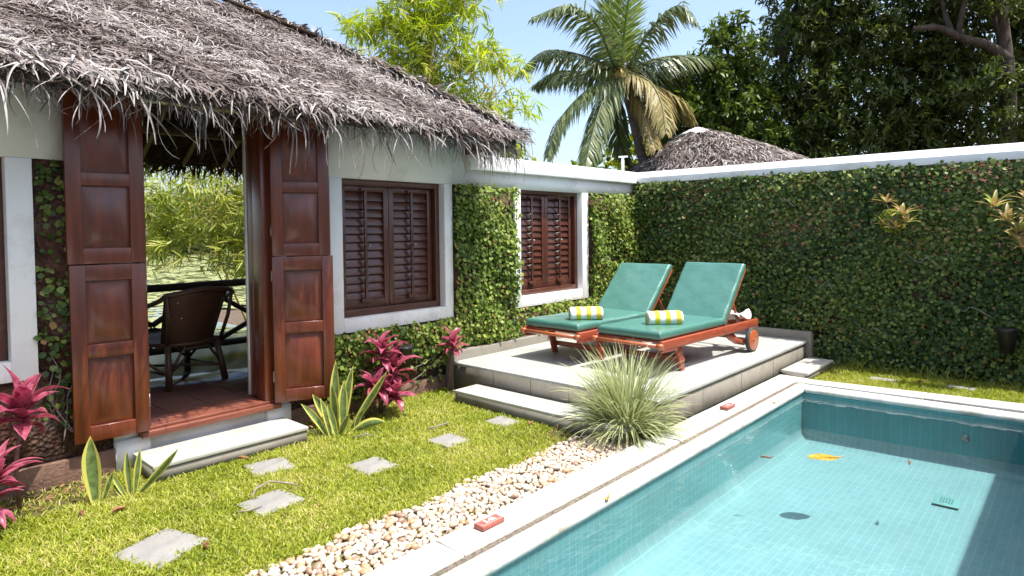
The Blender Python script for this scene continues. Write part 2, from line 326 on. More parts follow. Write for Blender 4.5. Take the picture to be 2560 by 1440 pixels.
# ------------------------------------------------------------ swimming pool
pool=empty('swimming_pool',(3.8,1.0,0),'turquoise mosaic swimming pool with white stone coping','swimming pool')
FX=lambda y: 6.6+.075*(2.12-y)
R0,ZB=.12,-.47
prof=[(0,.0)]+[(0,ZB+R0)]+[(R0*(1-math.cos(a)),ZB+R0*(1-math.sin(a))) for a in (.3,.6,.9,1.2,1.5708)]
b=MB(); v=[];f=[]
def pool_side(fn,nm,mt):
    for part,pr_,m_ in ((nm,prof[:2],mt),('cove',prof[1:],M['poolfloor'])):
        b=MB(); v=[]
        for d,z in pr_: v+=fn(d,z)
        b.add(v,[(2*i,2*i+1,2*i+3,2*i+2) for i in range(len(pr_)-1)]); b.build(part,m_,pool,smooth=True)
pool_side(lambda d,z:[(.8,2.12-d,z),(FX(2.12)-d,2.12-d,z)],'side_wall',M['poolwallx'])
pool_side(lambda d,z:[(FX(2.12)-d,2.12-d,z),(FX(-.2)-d,-.2+d,z)],'end_wall',M['poolwally'])
pool_side(lambda d,z:[(FX(-.2)-d,-.2+d,z),(.8,-.2+d,z)],'side_wall',M['poolwallx'])
b=MB(); b.add([(.8,-.2,0),(.8,2.12,0),(.8,2.12,ZB),(.8,-.2,ZB)],[(0,1,2,3)]); b.build('end_wall',M['poolwally'],pool)
b=MB(); b.add([(.8,-.2+R0,ZB),(FX(-.2)-R0,-.2+R0,ZB),(FX(2.12)-R0,2.12-R0,ZB),(.8,2.12-R0,ZB)],[(0,1,2,3)]); b.build('pool_floor',M['poolfloor'],pool)
# coping: rounded inner strip, gritty joint, outer slabs
b=MB(); b.prism([(.6,2.10),(FX(2.10)-.01,2.10),(6.775,2.235),(.6,2.235)],-.0,.052)
b.prism([(FX(2.1)-.006,2.098),(FX(-.2)-.012,-.2),(FX(-.2)+.16,-.2),(6.785,2.245)],-.0,.052)
b.prism([(.6,-.2),(.8,-.2),(.8,2.099),(.6,2.099)],0,.052); b.build('inner_coping',M['stone'],pool,bevel=.022,seg=3)
b=MB(); b.prism([(.6,2.225),(6.8,2.225),(6.8,2.30),(.6,2.30)],-.03,.043)
b.prism([(6.7,2.2),(6.92,-.3),(6.99,-.3),(6.80,2.28)],-.03,.034); b.build('coping_joint',M['stonej'],pool)
sx=[.6,1.10,2.13,3.17,4.22,5.27,6.32]
for i in range(len(sx)-1):
    b=MB(); dz=random.uniform(-.002,.002); b.prism([(sx[i]+.003,2.272),(sx[i+1]-.003,2.272),(sx[i+1]-.003,2.50),(sx[i]+.003,2.50)],-.04,.055+dz)
    b.build('coping_slab',M['stone'],pool,bevel=.008)
b=MB(); b.prism([(6.323,2.268),(6.80,2.268),(6.86,2.20),(7.03,2.18),(7.05,2.50),(6.323,2.50)],-.04,.055); b.build('coping_slab',M['stone'],pool,bevel=.008)
ys=[2.18,1.15,.12,-.9]
for i in range(3):
    y0,y1=ys[i]-.003,ys[i+1]+.003; b=MB()
    b.prism([(6.825+.09*(2.18-y1),y1),(7.03+.13*(2.16-y1),y1),(7.03+.13*(2.16-y0),y0),(6.825+.09*(2.18-y0),y0)],-.04,.053); b.build('coping_slab',M['stone'],pool,bevel=.008)
b=MB(); b.prism([(.6,-.9),(6.9,-.9),(6.88,-.21),(.6,-.21)],-.04,.052); b.build('coping_slab',M['stone'],pool,bevel=.01); b=MB(); b.prism([(-1,-.9),(.595,-.9),(.595,2.5),(-1,2.5)],-.04,.05); b.build('coping_slab',M['stone'],pool,bevel=.01)
b=MB(); b.lathe([(0,.004),(.030,.003),(.034,-.001),(.034,-.004)],(FX(.80)-.002,.80,-.20),20,'x'); b.lathe([(.0,-.007),(.012,-.007),(.012,-.004)],(FX(.80)-.002,.80,-.20),14,'x')
b.build('return_inlet',M['metal'],pool)
b=MB(); Mx=Matrix.Translation((5.78,.80,ZB+.012))@Matrix.Rotation(R_(2),4,'Z')
b.box((-.105,-.085,0),(.105,.085,.008),Mx); o=b.build('drain_cover',flat('drain_grey',(.24,.36,.33)),pool,bevel=.004)
b=MB()
for k in range(5): b.box((-.055,-.04+k*.018,.0085),(.055,-.03+k*.018,.010),Mx)
b.build('grille',flat('drain_dark',(.14,.24,.23)),o)
b=MB(); b.add([(.8,-.2,-.012),(FX(-.2),-.2,-.012),(FX(2.12),2.12,-.012),(.8,2.12,-.012)],[(0,1,2,3)])
tag(b.build('pool_water',M['water']),kind='structure')
# ------------------------------------------------------------ lounging platform
pl=empty('tiled_platform',(6.2,3.7,0),'raised grey tiled platform carrying the two sun loungers','platform')
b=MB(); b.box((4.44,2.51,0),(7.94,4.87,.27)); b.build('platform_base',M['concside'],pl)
b=MB(); b.box((4.425,2.495,.272),(7.95,4.87,.30)); b.build('deck',M['platfloor'],pl,bevel=.003)
jd=flat('joint_dark',(.15,.135,.11))
for x in (5.22,6.05,6.88,7.62): b=MB(); b.box((x,2.507,.0),(x+.0035,2.5105,.27)); b.build('panel_joint',jd,pl)
for y in (2.95,3.38,3.82,4.3): b=MB(); b.box((4.4365,y,.13),(4.4405,y+.0035,.27)); b.build('panel_joint',jd,pl)
b=MB(); b.box((4.44,4.872,.0),(7.95,4.995,.395)); b.build('back_curb',M['concside'],pl,bevel=.006)
b=MB(); y1=4.87; pr=[(2.46,.0),(2.46,.33)]+[(2.50-.04*math.cos(a),.36+.04*math.sin(a)) for a in (.3,.8,1.3)]+[(y1,.40),(y1,0)]
n=len(pr); v=[(7.953,y,z) for y,z in pr]+[(8.04,y,z) for y,z in pr]
b.add(v,[tuple(range(n-1,-1,-1)),tuple(range(n,2*n))]+[(i,(i+1)%n,(i+1)%n+n,i+n) for i in range(n)]); b.build('end_curb',M['concside'],pl,bevel=.004)
def step(name,a,c,label,par=None):
    r=empty(name,((a[0]+c[0])/2,(a[1]+c[1])/2,0),label,'step')
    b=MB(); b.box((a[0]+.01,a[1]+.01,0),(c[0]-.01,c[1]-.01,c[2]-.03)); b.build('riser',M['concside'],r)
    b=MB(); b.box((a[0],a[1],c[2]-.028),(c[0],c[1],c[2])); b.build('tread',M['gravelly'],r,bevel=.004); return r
step('stone_step',(4.10,2.60,0),(4.42,4.5,.13),'long pale stone step along the lawn side of the lounger platform')
step('stone_step',(7.05,2.205,0),(7.945,2.49,.105),'short grey step between the platform end, pool corner and ivy wall')
step('stone_step',(1.475,4.545,0),(2.60,4.935,.125),'wide pale step under the open red wooden doorway')
# ------------------------------------------------------------ garden wall with window (right of house)
WZ0,WZ1=.86,2.14
def wallbox(mb,x0,x1,z0,z1,y0=5.02,y1=5.2): mb.box((x0,y0,z0),(x1,y1,z1))
def window(par,x0,x1,lab):
    """recessed wooden shutters with louvres; x0..x1 is the white opening"""
    z0,z1=WZ0,WZ1
    b=MB(); fy0,fy1=5.07,5.15
    t=.055
    b.box((x0+.002,fy0,z0+.002),(x0+t,fy1,z1-.002)); b.box((x1-t,fy0,z0+.002),(x1-.002,fy1,z1-.002)); b.box((x0+t+.001,fy0,z1-t),(x1-t-.001,fy1,z1-.002)); b.box((x0+t+.001,fy0-.004,z0+.002),(x1-t-.001,fy1,z0+t+.01))
    fr=b.build('window',M['woodd'],par,bevel=.004,origin=((x0+x1)/2,5.1,z0)); 
    if lab: fr['label']=lab
    xi0,xi1=x0+t+.004,x1-t-.004; mid=(xi0+xi1)/2; za,zb=z0+t+.014,z1-t-.004
    for k,(a,c) in enumerate(((xi0,mid-.002),(mid+.002,xi1))):
        b=MB(); s=.058; yb0,yb1=5.125,5.165
        b.box((a,yb0,za),(a+s,yb1,zb)); b.box((c-s,yb0,za),(c,yb1,zb)); b.box((a+s,yb0,zb-.05),(c-s,yb1,zb)); b.box((a+s,yb0,za),(c-s,yb1,za+.075))
        sh=b.build('shutter',M['woodd'],fr,bevel=.003,origin=((a+c)/2,5.14,za))
        b=MB(); ns=13; zz=np.linspace(za+.082,zb-.055,ns+1)
        for i in range(ns):
            h=zz[i+1]-zz[i]; b.add([(a+s,5.133,zz[i]-.004),(c-s,5.133,zz[i]-.004),(c-s,5.162,zz[i+1]+.004),(a+s,5.162,zz[i+1]+.004),(a+s,5.141,zz[i]-.004),(c-s,5.141,zz[i]-.004),(c-s,5.170,zz[i+1]+.004),(a+s,5.170,zz[i+1]+.004)],
              [(0,1,2,3),(7,6,5,4),(0,4,5,1),(3,2,6,7),(0,3,7,4),(1,5,6,2)])
        b.box((a+s,5.172,za),(c-s,5.18,zb))
        b.build('louvres',M['woodd'],fr,bevel=.0015)
        b=MB(); cx=a+(c-a)*.47
        b.box((cx-.014,5.085,za+.09),(cx+.014,5.108,zb-.045)); b.box((cx-.055,5.08,za+.055),(cx+.055,5.124,za+.088)); b.box((cx-.045,5.09,zb-.044),(cx+.045,5.124,zb-.02))
        b.build('control_bar',M['woodd'],fr,bevel=.003)
        for i in range(2,11):
            b=MB(); zc=(zz[i]+zz[i+1])/2+.012; b.tube([(cx-.012,5.10,zc),(cx-.055,5.14,zc-.01)],.0045,6); b.lathe([(0,-.008),(.008,-.006),(.009,0),(.006,.006),(0,.008)],(cx-.018,5.10,zc),8,'x'); b.build('louvre_pin',M['metal'],fr,smooth=True)
        b=MB(); zc=(zz[6]+zz[7])/2; b.lathe([(0,-.012),(.012,-.01),(.016,0),(.011,.008),(.006,.014),(.006,.03)],(cx+.045,5.10,zc),12,'x')
        b.build('knob',M['metal'],fr,smooth=True)
    return fr
gw=empty('side_building',(6.4,5.1,0),'low ivy clad laterite outbuilding with one shuttered window and white coping','outbuilding')
b=MB()
for q in ((4.76,5.545,0,2.13),(5.545,7.01,0,.73),(7.01,8.19,0,2.13)): wallbox(b,*q)
b.box((4.76,6.5,0),(8.19,6.68,2.3)); b.box((4.76,5.205,0),(4.94,6.495,2.3)); b.build('wall',M['laterite'],gw)
b=MB(); z0,z1=WZ0,WZ1; x0,x1=5.65,6.87
b.box((5.546,4.99,.732),(x0,5.2,2.128)); b.box((x1,4.99,.732),(7.009,5.2,2.128)); b.box((x0,4.99,.732),(x1,5.2,z0)); b.build('window_surround',M['white'],gw,bevel=.004)
b=MB(); b.box((4.765,4.995,2.1305),(8.19,5.2,2.303)); b.build('frieze',M['white'],gw)
b=MB(); b.box((4.78,4.925,2.304),(8.135,5.26,2.468)); b.build('coping',M['white'],gw,bevel=.008)
b=MB(); b.box((4.77,5.262,2.30),(8.19,6.7,2.38)); b.build('flat_roof',M['white'],gw)
window(gw,x0,x1,None)
# ------------------------------------------------------------ ivy wall at the back
bw=empty('garden_wall',(8.3,2,0),'tall back garden wall covered by ivy under a white coping','wall')
b=MB(); b.box((8.2,-1.6,0),(8.42,5.3,2.30)); b.build('wall',M['laterite'],bw)
b=MB(); pr=[(8.137,2.303),(8.137,2.385),(8.205,2.472),(8.46,2.472),(8.46,2.303)]; n=5; v=[(x,-1.6,z) for x,z in pr]+[(x,5.3,z) for x,z in pr]
b.add(v,[tuple(range(n)),tuple(range(2*n-1,n-1,-1))]+[((i+1)%n,i,i+n,(i+1)%n+n) for i in range(n)]); b.build('coping',M['white'],bw,bevel=.004)
b=MB(); b.tube([(0,0,0),(0,0,.25)],.022,12); b.tube([(0,0,.25),(0,0,.262)],.035,12); b.tube([(-.05,.04,.262),(.06,-.05,.268)],.012,8)
tag(b.build('vent_pipe',M['white'],origin=None),'short white pipe standing on the wall corner beside the thatched hut','pipe').location=(8.30,5.27,2.472)
# unseen wall, added on the right to cast shade across the pool
vw=empty('added_shade_wall',(4,-1.05,0),'tall unseen white wall added along the right side of the pool to shade it','wall')
b=MB(); b.box((-2.5,-1.1,0),(9.0,-.9,3.22)); b.build('wall',M['white'],vw)
b=MB(); b.box((-2.55,-1.14,3.224),(9.05,-.88,3.32)); b.build('coping',M['white'],vw,bevel=.01)
# ------------------------------------------------------------ thatched house
hs=empty('thatched_house',(2,5.1,0),'thatched white and laterite villa with open red doors facing the lawn','house')
b=MB()
for q in ((-1.5,1.384,0,.73),(1.1-.13,1.384,.73,2.139),(2.682,3.10,0,2.139),(3.10,4.563,0,.73),(4.563,4.755,0,2.139)): wallbox(b,*q)
b.build('wall',M['laterite'],hs)
b=MB(); b.box((-1.5,4.975,0),(1.38,5.019,.17)); b.box((2.684,4.975,0),(4.43,5.019,.15)); b.build('plinth',M['plinth'],hs,bevel=.006)
b=MB(); b.box((-1.5,4.99,2.141),(1.55,5.2,2.9)); b.box((2.535,4.99,2.141),(4.755,5.2,2.9)); b.box((1.551,4.99,2.665),(2.534,5.2,2.9))
b.box((1.385,4.96,0),(1.60,5.2,.218)); b.box((2.48,4.96,0),(2.68,5.2,.218)); b.box((1.385,4.985,.219),(1.554,5.2,2.14)); b.box((2.535,4.985,.219),(2.68,5.2,2.14))
b.box((1.601,4.999,0),(2.479,5.2,.216)); b.build('plaster_band',M['white'],hs)
for (x0,x1,xa,xb) in ((-.39,.83,-1.5,.968),(3.23,4.45,3.102,4.562)):
    b=MB(); b.box((xa,4.988,.732),(x0,5.2,2.139)); b.box((x1,4.988,.732),(xb,5.2,2.139)); b.box((x0,4.988,.732),(x1,5.2,WZ0)); b.build('window_surround',M['white'],hs,bevel=.004)
    window(hs,x0,x1,'wide brown louvred window beside the open door' if x0>0 else 'brown shuttered window at the left edge')
b=MB(); b.box((1.53,4.895,.219),(2.565,5.2,.262)); b.box((1.56,4.93,.2625),(2.53,5.2,.285)); b.build('door_sill',M['woodh'],hs,bevel=.004)
b=MB(); b.box((2.447,4.94,.286),(2.533,5.09,2.60)); b.box((1.556,4.94,.286),(1.60,5.09,2.60)); b.box((1.556,4.938,2.601),(2.533,5.09,2.664)); b.build('door_frame',M['wood'],hs,bevel=.003)
b=MB(); b.box((2.452,5.092,.298),(2.60,5.20,2.62)); b.build('door_lining',M['wood'],hs,bevel=.003); b=MB(); b.box((2.445,5.202,.298),(2.60,5.235,2.64)); b.box((1.50,5.202,.298),(1.60,5.235,2.64)); b.build('door_reveal',M['white'],hs)
def leaf_door(hx,hy,ax,ay,z0,z1,panels,lab,thick=.048):
    d=Vector((ax-hx,ay-hy,0)); W=d.length; ang=math.atan2(d.y,d.x); T=Matrix.Translation((hx,hy,0))@Matrix.Rotation(ang,4,'Z')
    sg=-1 if d.x<0 else 1     # outward face towards -Y
    y0,y1=(-thick,0) if sg>0 else (0,thick)
    s=.088; b=MB(); b.box((0,y0,z0),(s,y1,z1),T); b.box((W-s,y0,z0),(W,y1,z1),T)
    e=[z0]+[q for p in panels for q in p]+[z1]
    for i in range(0,len(e),2): b.box((s,y0+.0006,e[i]),(W-s,y1-.0006,e[i+1]),T)
    o=b.build('door_leaf',M['wood'],hs,bevel=.0025,origin=(hx,hy,z0)); 
    if lab: o['label']=lab
    yf=(y0 if sg>0 else y1); inn=1 if sg>0 else -1
    for (pa,pb) in panels:
        b=MB(); k=.058; rec=.036; g=.005
        xs=[s,s+g,s+g+k,W-s-g-k,W-s-g,W-s]
        def ring(x0,x1,za,zb,dy): return [tuple(T@Vector((x,yf+inn*dy,z))) for x,z in ((x0,za),(x1,za),(x1,zb),(x0,zb))]
        v=ring(xs[0],xs[5],pa,pb,rec)+ring(xs[1],xs[4],pa+g,pb-g,rec)+ring(xs[2],xs[3],pa+g+k,pb-g-k,.003)
        f=[]
        for r in (0,4):
            for i in range(4): f.append((r+i,r+(i+1)%4,r+4+(i+1)%4,r+4+i))
        f.append((8,9,10,11)); v+=ring(xs[0],xs[5],pa,pb,thick-.006); f.append((15,14,13,12))
        if sg<0: f=[q[::-1] for q in f]
        b.add(v,f); b.build('panel',M['wood'],o)
    for zz in (z0+.16,z1-.2): b=MB(); b.tube([(hx-.006*sg,hy-.008,zz),(hx-.006*sg,hy-.008,zz+.09)],.008,8); b.build('hinge',M['metal'],o)
leaf_door(1.575,4.915,1.135,4.955,.275,1.45,[(.375,.83),(.92,1.345)],'lower half of the left red door leaf')
leaf_door(1.575,4.905,1.125,4.945,1.457,2.60,[(1.56,1.975),(2.06,2.50)],'upper half of the left red door leaf')
leaf_door(2.515,4.915,2.945,4.715,.275,1.455,[(.375,.83),(.92,1.345)],'sunlit lower half of the right red door leaf')
leaf_door(2.515,4.91,2.925,4.72,1.462,2.60,[(1.56,1.975),(2.06,2.50)],'upper half of the right red door leaf')
b=MB(); b.box((-1.5,5.2,.02),(4.75,7.75,.297)); b.build('floor',M['tilefloor'],hs)
for q in ((-1.5,-1.35,7.6),(4.35,4.5,7.3)): b=MB(); b.box((q[0],5.24,.298),(q[1],q[2],2.9)); b.build('inner_wall',M['white'],hs)
# roof
EY0,EY1,EX,RX0,SL,EZ=4.38,8.30,4.90,-3.4,.65,2.62
RY=(EY0+EY1)/2; RZ=EZ+(RY-EY0)*SL; RX=EX-(RY-EY0)
def roofz(x,y): return EZ+SL*min(y-EY0,EY1-y,EX-x)
b=MB(); v=[(RX0,EY0,EZ),(EX,EY0,EZ),(EX,EY1,EZ),(RX0,EY1,EZ),(RX,RY,RZ),(RX0,RY,RZ)]; v=v+[(x,y,z-.13) for x,y,z in v]
b.add(v,[(0,1,4,5),(1,2,4),(2,3,5,4),(7,6,11,10),(8,7,10),(9,8,10,11),(0,6,7,1),(1,7,8,2),(2,8,9,3)])
rf=b.build('thatched_roof',M['thatchb'],hs)
def slope_blades(mb,n,corner,uax,vax,ulen,vlen,hipL,hipR,Lr=(.07,.26),Wr=(.004,.013),lift=.035,spread=1.0,vpow=1.):
    """blades over a roof plane: corner + u*uax + v*vax, v uphill; hipR trims u>ulen-v"""
    u=rng.random(n)*ulen; vv=(rng.random(n)**vpow)*vlen; ok=np.ones(n,bool)
    hor=vv*math.hypot(vax[0],vax[1])
    if hipR: ok&=u<ulen-hor
    if hipL: ok&=u>hor
    u=u[ok];vv=vv[ok];n=len(u)
    ux=np.array(uax,float);vx=np.array(vax,float); N=np.cross(ux,vx); N/=np.linalg.norm(N); 
    if N[2]<0: N=-N
    P=np.array(corner)+u[:,None]*ux+vv[:,None]*vx+N*((rng.random(n)*lift+.018*np.sin(u*9+3*np.sin(vv*7))*np.sin(vv*11+u*3))[:,None])
    a=rng.normal(size=n)*spread
    X=-np.cos(a)[:,None]*vx/np.linalg.norm(vx)+np.sin(a)[:,None]*ux+N*(rng.random(n)[:,None]*.34-.04)
    Nn=N+rng.normal(size=(n,3))*.45
    # patches of tone
    tone=np.clip(.5+.22*np.sin(u*3.1+vv*5)+rng.normal(size=n)*.24,0,1)
    for tv in (STRIP,STRIP2):
        h=rng.random(n)<.5
        mb.scatter(tv,STRIPF,P[h],X[h],Nn[h],rng.uniform(Lr[0],Lr[1],h.sum())*rng.uniform(.5,1,h.sum()),rng.uniform(Wr[0],Wr[1],h.sum()),rnd=tone[h])
b=MB(); nv=math.hypot(1,SL); vx=(0,1/nv,SL/nv); vl=(RY-EY0)*nv
slope_blades(b,115000,(RX0,EY0-.03,EZ-.03),(1,0,0),vx,EX-RX0,vl,False,True)
slope_blades(b,13000,(RX0,EY0-.05,EZ-.07),(1,0,0),vx,EX-RX0,.45,False,True,(.10,.36),(.006,.018),.06,1.0)
slope_blades(b,5500,(EX+.02,EY0,EZ-.03),(0,1,0),(-1/nv,0,SL/nv),EY1-EY0,vl,True,True)
slope_blades(b,5000,(RX0,EY1,EZ-.03),(1,0,0),(0,-1/nv,SL/nv),EX-RX0,vl,False,True)
# ridges of the hip
n=2600; t=rng.random(n)*(RY-EY0+.05); P=np.stack([EX-t+.03,EY0+t-.03,EZ+SL*t-.01+rng.random(n)*.045],1)
X=np.stack([.6+rng.normal(size=n)*.6,-.6+rng.normal(size=n)*.6,-.45+rng.normal(size=n)*.28],1); b.scatter(STRIP2,STRIPF,P,X,np.array([[.3,-.3,.9]])+rng.normal(size=(n,3))*.3,rng.uniform(.08,.26,n),rng.uniform(.01,.026,n))
b.build('thatch_blades',M['thatch'],rf)
# fringe
b=MB()
for i in range(1050):
    x=RX0+2.9+random.random()*(EX-RX0-2.9)
    long=random.random()
    L=.06+.15*random.random()+(.30*random.random() if long>.80 else 0)
    ribbon(b,(x,EY0+random.uniform(-.05,.12),EZ-.10+random.uniform(-.06,.05)),R_(-90)+random.gauss(0,1.0),R_(random.uniform(-75,5)),L,random.uniform(.005,.015),random.uniform(-.6,2.3),seg=8,fold=.3,twist=random.uniform(-2,2),prof=lambda t:(1-.6*t)*(1 if t<.95 else .4))
for i in range(330):
    y=EY0+random.random()*2.2
    ribbon(b,(EX+random.uniform(-.10,.05),y,EZ-.10+random.uniform(-.05,.05)),random.gauss(0,1.0),R_(random.uniform(-70,0)),.08+.26*random.random(),random.uniform(.007,.016),random.uniform(.4,1.4),seg=6,fold=.3,twist=random.uniform(-1.5,1.5),prof=lambda t:(1-.55*t)*(1 if t<.95 else .4))
for i in range(110):
    x=.2+4.6*random.random()
    ribbon(b,(x,EY0+random.uniform(-.12,-.02),EZ-.08+random.uniform(-.05,.04)),R_(-90)+random.gauss(0,.9),R_(random.uniform(-60,-5)),random.uniform(.18,.46),random.uniform(.006,.012),random.uniform(.5,1.7),seg=10,fold=.3,twist=random.uniform(-2,2),rnd=random.uniform(.6,1),prof=lambda t:(.6+.4*math.sin(3*t))*(1 if t<.95 else .4),wave=.15)
b.build('eave_fringe',M['thatch'],rf)
b=MB()
for i in range(520):
    x=1.4+3.3*random.random()
    ribbon(b,(x,EY1+random.uniform(-.1,.1),EZ-.12+random.uniform(-.06,.04)),R_(90)+random.gauss(0,1.3),R_(random.uniform(-85,-20)),.06+.18*random.random()+(.25*random.random() if random.random()>.85 else 0),random.uniform(.007,.016),random.uniform(0,1.),seg=5,fold=.3,twist=random.uniform(-1,1),prof=lambda t:(1-.6*t))
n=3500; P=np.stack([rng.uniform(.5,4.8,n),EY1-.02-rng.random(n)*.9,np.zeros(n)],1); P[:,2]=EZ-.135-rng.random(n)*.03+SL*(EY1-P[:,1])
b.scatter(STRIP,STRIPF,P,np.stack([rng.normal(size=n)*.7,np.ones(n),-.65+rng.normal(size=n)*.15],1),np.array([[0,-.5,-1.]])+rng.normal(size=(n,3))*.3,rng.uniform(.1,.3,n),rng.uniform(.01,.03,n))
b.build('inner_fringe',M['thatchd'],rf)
for i in range(13):
    x=-1.2+i*.48; b=MB(); b.tube([(x+.02,RY,RZ-.19),(x-.02,EY1-.1,EZ+.1*SL-.185)],[.034,.026],8); b.build('rafter',M['rafter'],rf,smooth=True)
    b=MB(); b.tube([(x,RY-.02,RZ-.20),(x,5.2,roofz(0,5.2)-.19)],[.034,.03],8); b.build('rafter',M['rafter'],rf,smooth=True)
for k in range(8):
    y=RY+.12+k*.25; b=MB(); b.tube([(-1.4,y,roofz(0,y)-.150),(4.3,y,roofz(0,y)-.150)],.014,6); b.build('batten',M['rafter'],rf)
b=MB(); b.tube([(-1.4,RY,RZ-.25),(3.2,RY,RZ-.25)],.06,10); b.build('ridge_beam',M['rafter'],rf)
b=MB(); b.box((-1.4,7.35,2.72),(4.4,7.43,2.80)); b.build('wall_plate',M['rafter'],rf)
# hip pole near the ridge, seen top left
b=MB(); b.tube([(RX-.9,RY-.05,RZ+.04),(RX-.2,RY-.08,RZ+.03),(RX+.5,RY-.62,RZ-.30)],.022,8); b.build('ridge_pole',M['thatchd'],rf)
# veranda railing
rl=empty('veranda_railing',(3,7.5,.3),'dark wooden veranda railing with crossed poles by the pond','railing')
b=MB(); b.tube([(-1.3,7.5,1.06),(1.0,7.49,1.075),(2.6,7.51,1.06),(4.34,7.5,1.07)],[.042,.045,.043,.045],10); b.build('top_rail',M['pole'],rl,smooth=True)
b=MB(); b.tube([(-1.3,7.5,.375),(2.0,7.5,.38),(4.34,7.5,.37)],[.04,.042,.04],10); b.build('bottom_rail',M['pole'],rl,smooth=True)
for k in range(-3,2):
    x=3.60+k*1.13
    for sgn in (1,-1):
        b=MB(); b.tube([(x,7.5+.012*sgn,.64+.02*sgn),(x+.56,7.5+.012*sgn,.69+sgn*.33)],.03,8) ; b.tube([(x,7.5+.012*sgn,.64+.02*sgn),(x-.56,7.5+.012*sgn,.69+sgn*.33)],.03,8); b.build('cross_pole',M['pole'],rl,smooth=True)
for x in (-.9,4.28): b=MB(); b.tube([(x,7.52,.29),(x,7.52,2.75)],.05,10); b.build('post',M['pole'],rl,smooth=True)
# ------------------------------------------------------------ climbing ivy
def ivy(name,mt,regions,label,stems,seed_patch=1.0):
    r=None; b=MB()
    for (axis,pos,u0,u1,z0,z1,dens,thick) in regions:
        n=int((u1-u0)*(z1-z0)*dens); u=rng.uniform(u0,u1,n); z=rng.uniform(z0,z1,n)
        pat=np.sin(u*4.1+1.3*np.sin(z*3.7))+np.sin(z*5.3+u*2.2+seed_patch)+rng.normal(size=n)*.9
        k=(pat>-1.15)|(rng.random(n)<.22); u=u[k];z=z[k];n=len(u)
        dep=np.abs(rng.normal(size=n))*thick*.5+.008+ .025*(np.sin(u*7+z*6)+1)*thick/.08
        if axis=='y': P=np.stack([u,pos-dep,z],1); out=np.array([0,-1.,0])
        else: P=np.stack([pos-dep,u,z],1); out=np.array([-1.,0,0])
        side=np.array([1.,0,0]) if axis=='y' else np.array([0,1.,0])
        N=out+np.array([0,0,.5])+rng.normal(size=(n,3))*.42
        a=rng.normal(size=n)*1.1
        X=side*np.sin(a)[:,None]-np.array([0,0,1.])*np.cos(a)[:,None]+out*rng.uniform(-.1,.7,n)[:,None]
        L=rng.uniform(.026,.052,n)*(1+.25*(rng.random(n)>.93)); b.scatter(LEAF,LEAFF,P,X,N,L,L*rng.uniform(.75,1.,n),rnd=np.where(rng.random(n)<.02,1.,np.clip(rng.beta(1.7,2.2,n)+.10*np.sin(u*2.7+z*3.1),0,.8)))
    root=b.build(name,mt,smooth=False); tag(root,label,'ivy')
    if stems:
        for pts in stems:
            b=MB(); q=spl(pts,4*(len(pts)-1)) if len(pts)>2 else np.array(pts); b.tube(q,list(np.linspace(.0055,.002,len(q))),5); b.build('stem',M['twig'],root)
    return root
def vines_y(x0,x1,z0,z1,n,y=4.985):
    o=[]
    for i in range(n):
        x=random.uniform(x0,x1); z=z0; p=[]
        while z<z1 and len(p)<9: p.append((x,y-random.uniform(.0,.03),z)); x+=random.uniform(-.12,.12); z+=random.uniform(.08,.2)
        if len(p)>1:o.append(p)
    return o
D1=3100
ivy('wall_ivy',M['ivy'],[('y',5.0,4.565,5.545,.73,2.14,D1,.07),('y',5.0,7.015,8.19,.73,2.14,D1,.08),('y',5.0,4.5,8.19,.43,.745,D1,.08)],
    'sunlit green ivy around the single window behind the loungers',vines_y(4.6,5.5,.42,1.3,8)+vines_y(7.1,8.1,.42,1.1,4))
ivy('wall_ivy',M['ivy'],[('y',5.0,2.95,4.5,.42,.745,D1*.95,.07),('y',5.0,2.95,3.5,.12,.44,D1*.6,.06),('y',5.0,3.5,4.5,.30,.44,D1*.45,.05),('y',5.0,3.6,4.35,.12,.32,D1*.1,.05)],
    'low band of sunlit ivy under the wide window behind the magenta plants',[[(3.6,4.95,.40),(3.9,4.94,.30),(4.2,4.94,.36),(4.45,4.95,.47)],[(3.7,4.95,.14),(3.95,4.94,.18),(4.2,4.94,.29),(4.5,4.94,.46)],[(3.8,4.94,.5),(4.0,4.93,.42),(4.1,4.94,.28)]],2.)
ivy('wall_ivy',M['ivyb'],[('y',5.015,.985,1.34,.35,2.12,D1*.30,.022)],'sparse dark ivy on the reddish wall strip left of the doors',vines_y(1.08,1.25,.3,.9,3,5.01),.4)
ivy('wall_ivy',M['ivyb'],[('x',8.2,-1.5,4.97,.0,2.315,3900,.08),('x',8.2,-1.5,4.97,1.75,2.315,1200,.08)],'dark shaded ivy blanket covering the whole back garden wall',[[(8.08,y+random.uniform(-.1,.1),z),(8.07,y+.12,z+.1),(8.08,y+.2,z+.05),(8.08,y+.34,z+.17)] for y,z in ((2.2,.9),(1.2,1.2),(3.4,1.5),(1.7,.4),(.8,.7),(2.7,1.9))],3.)
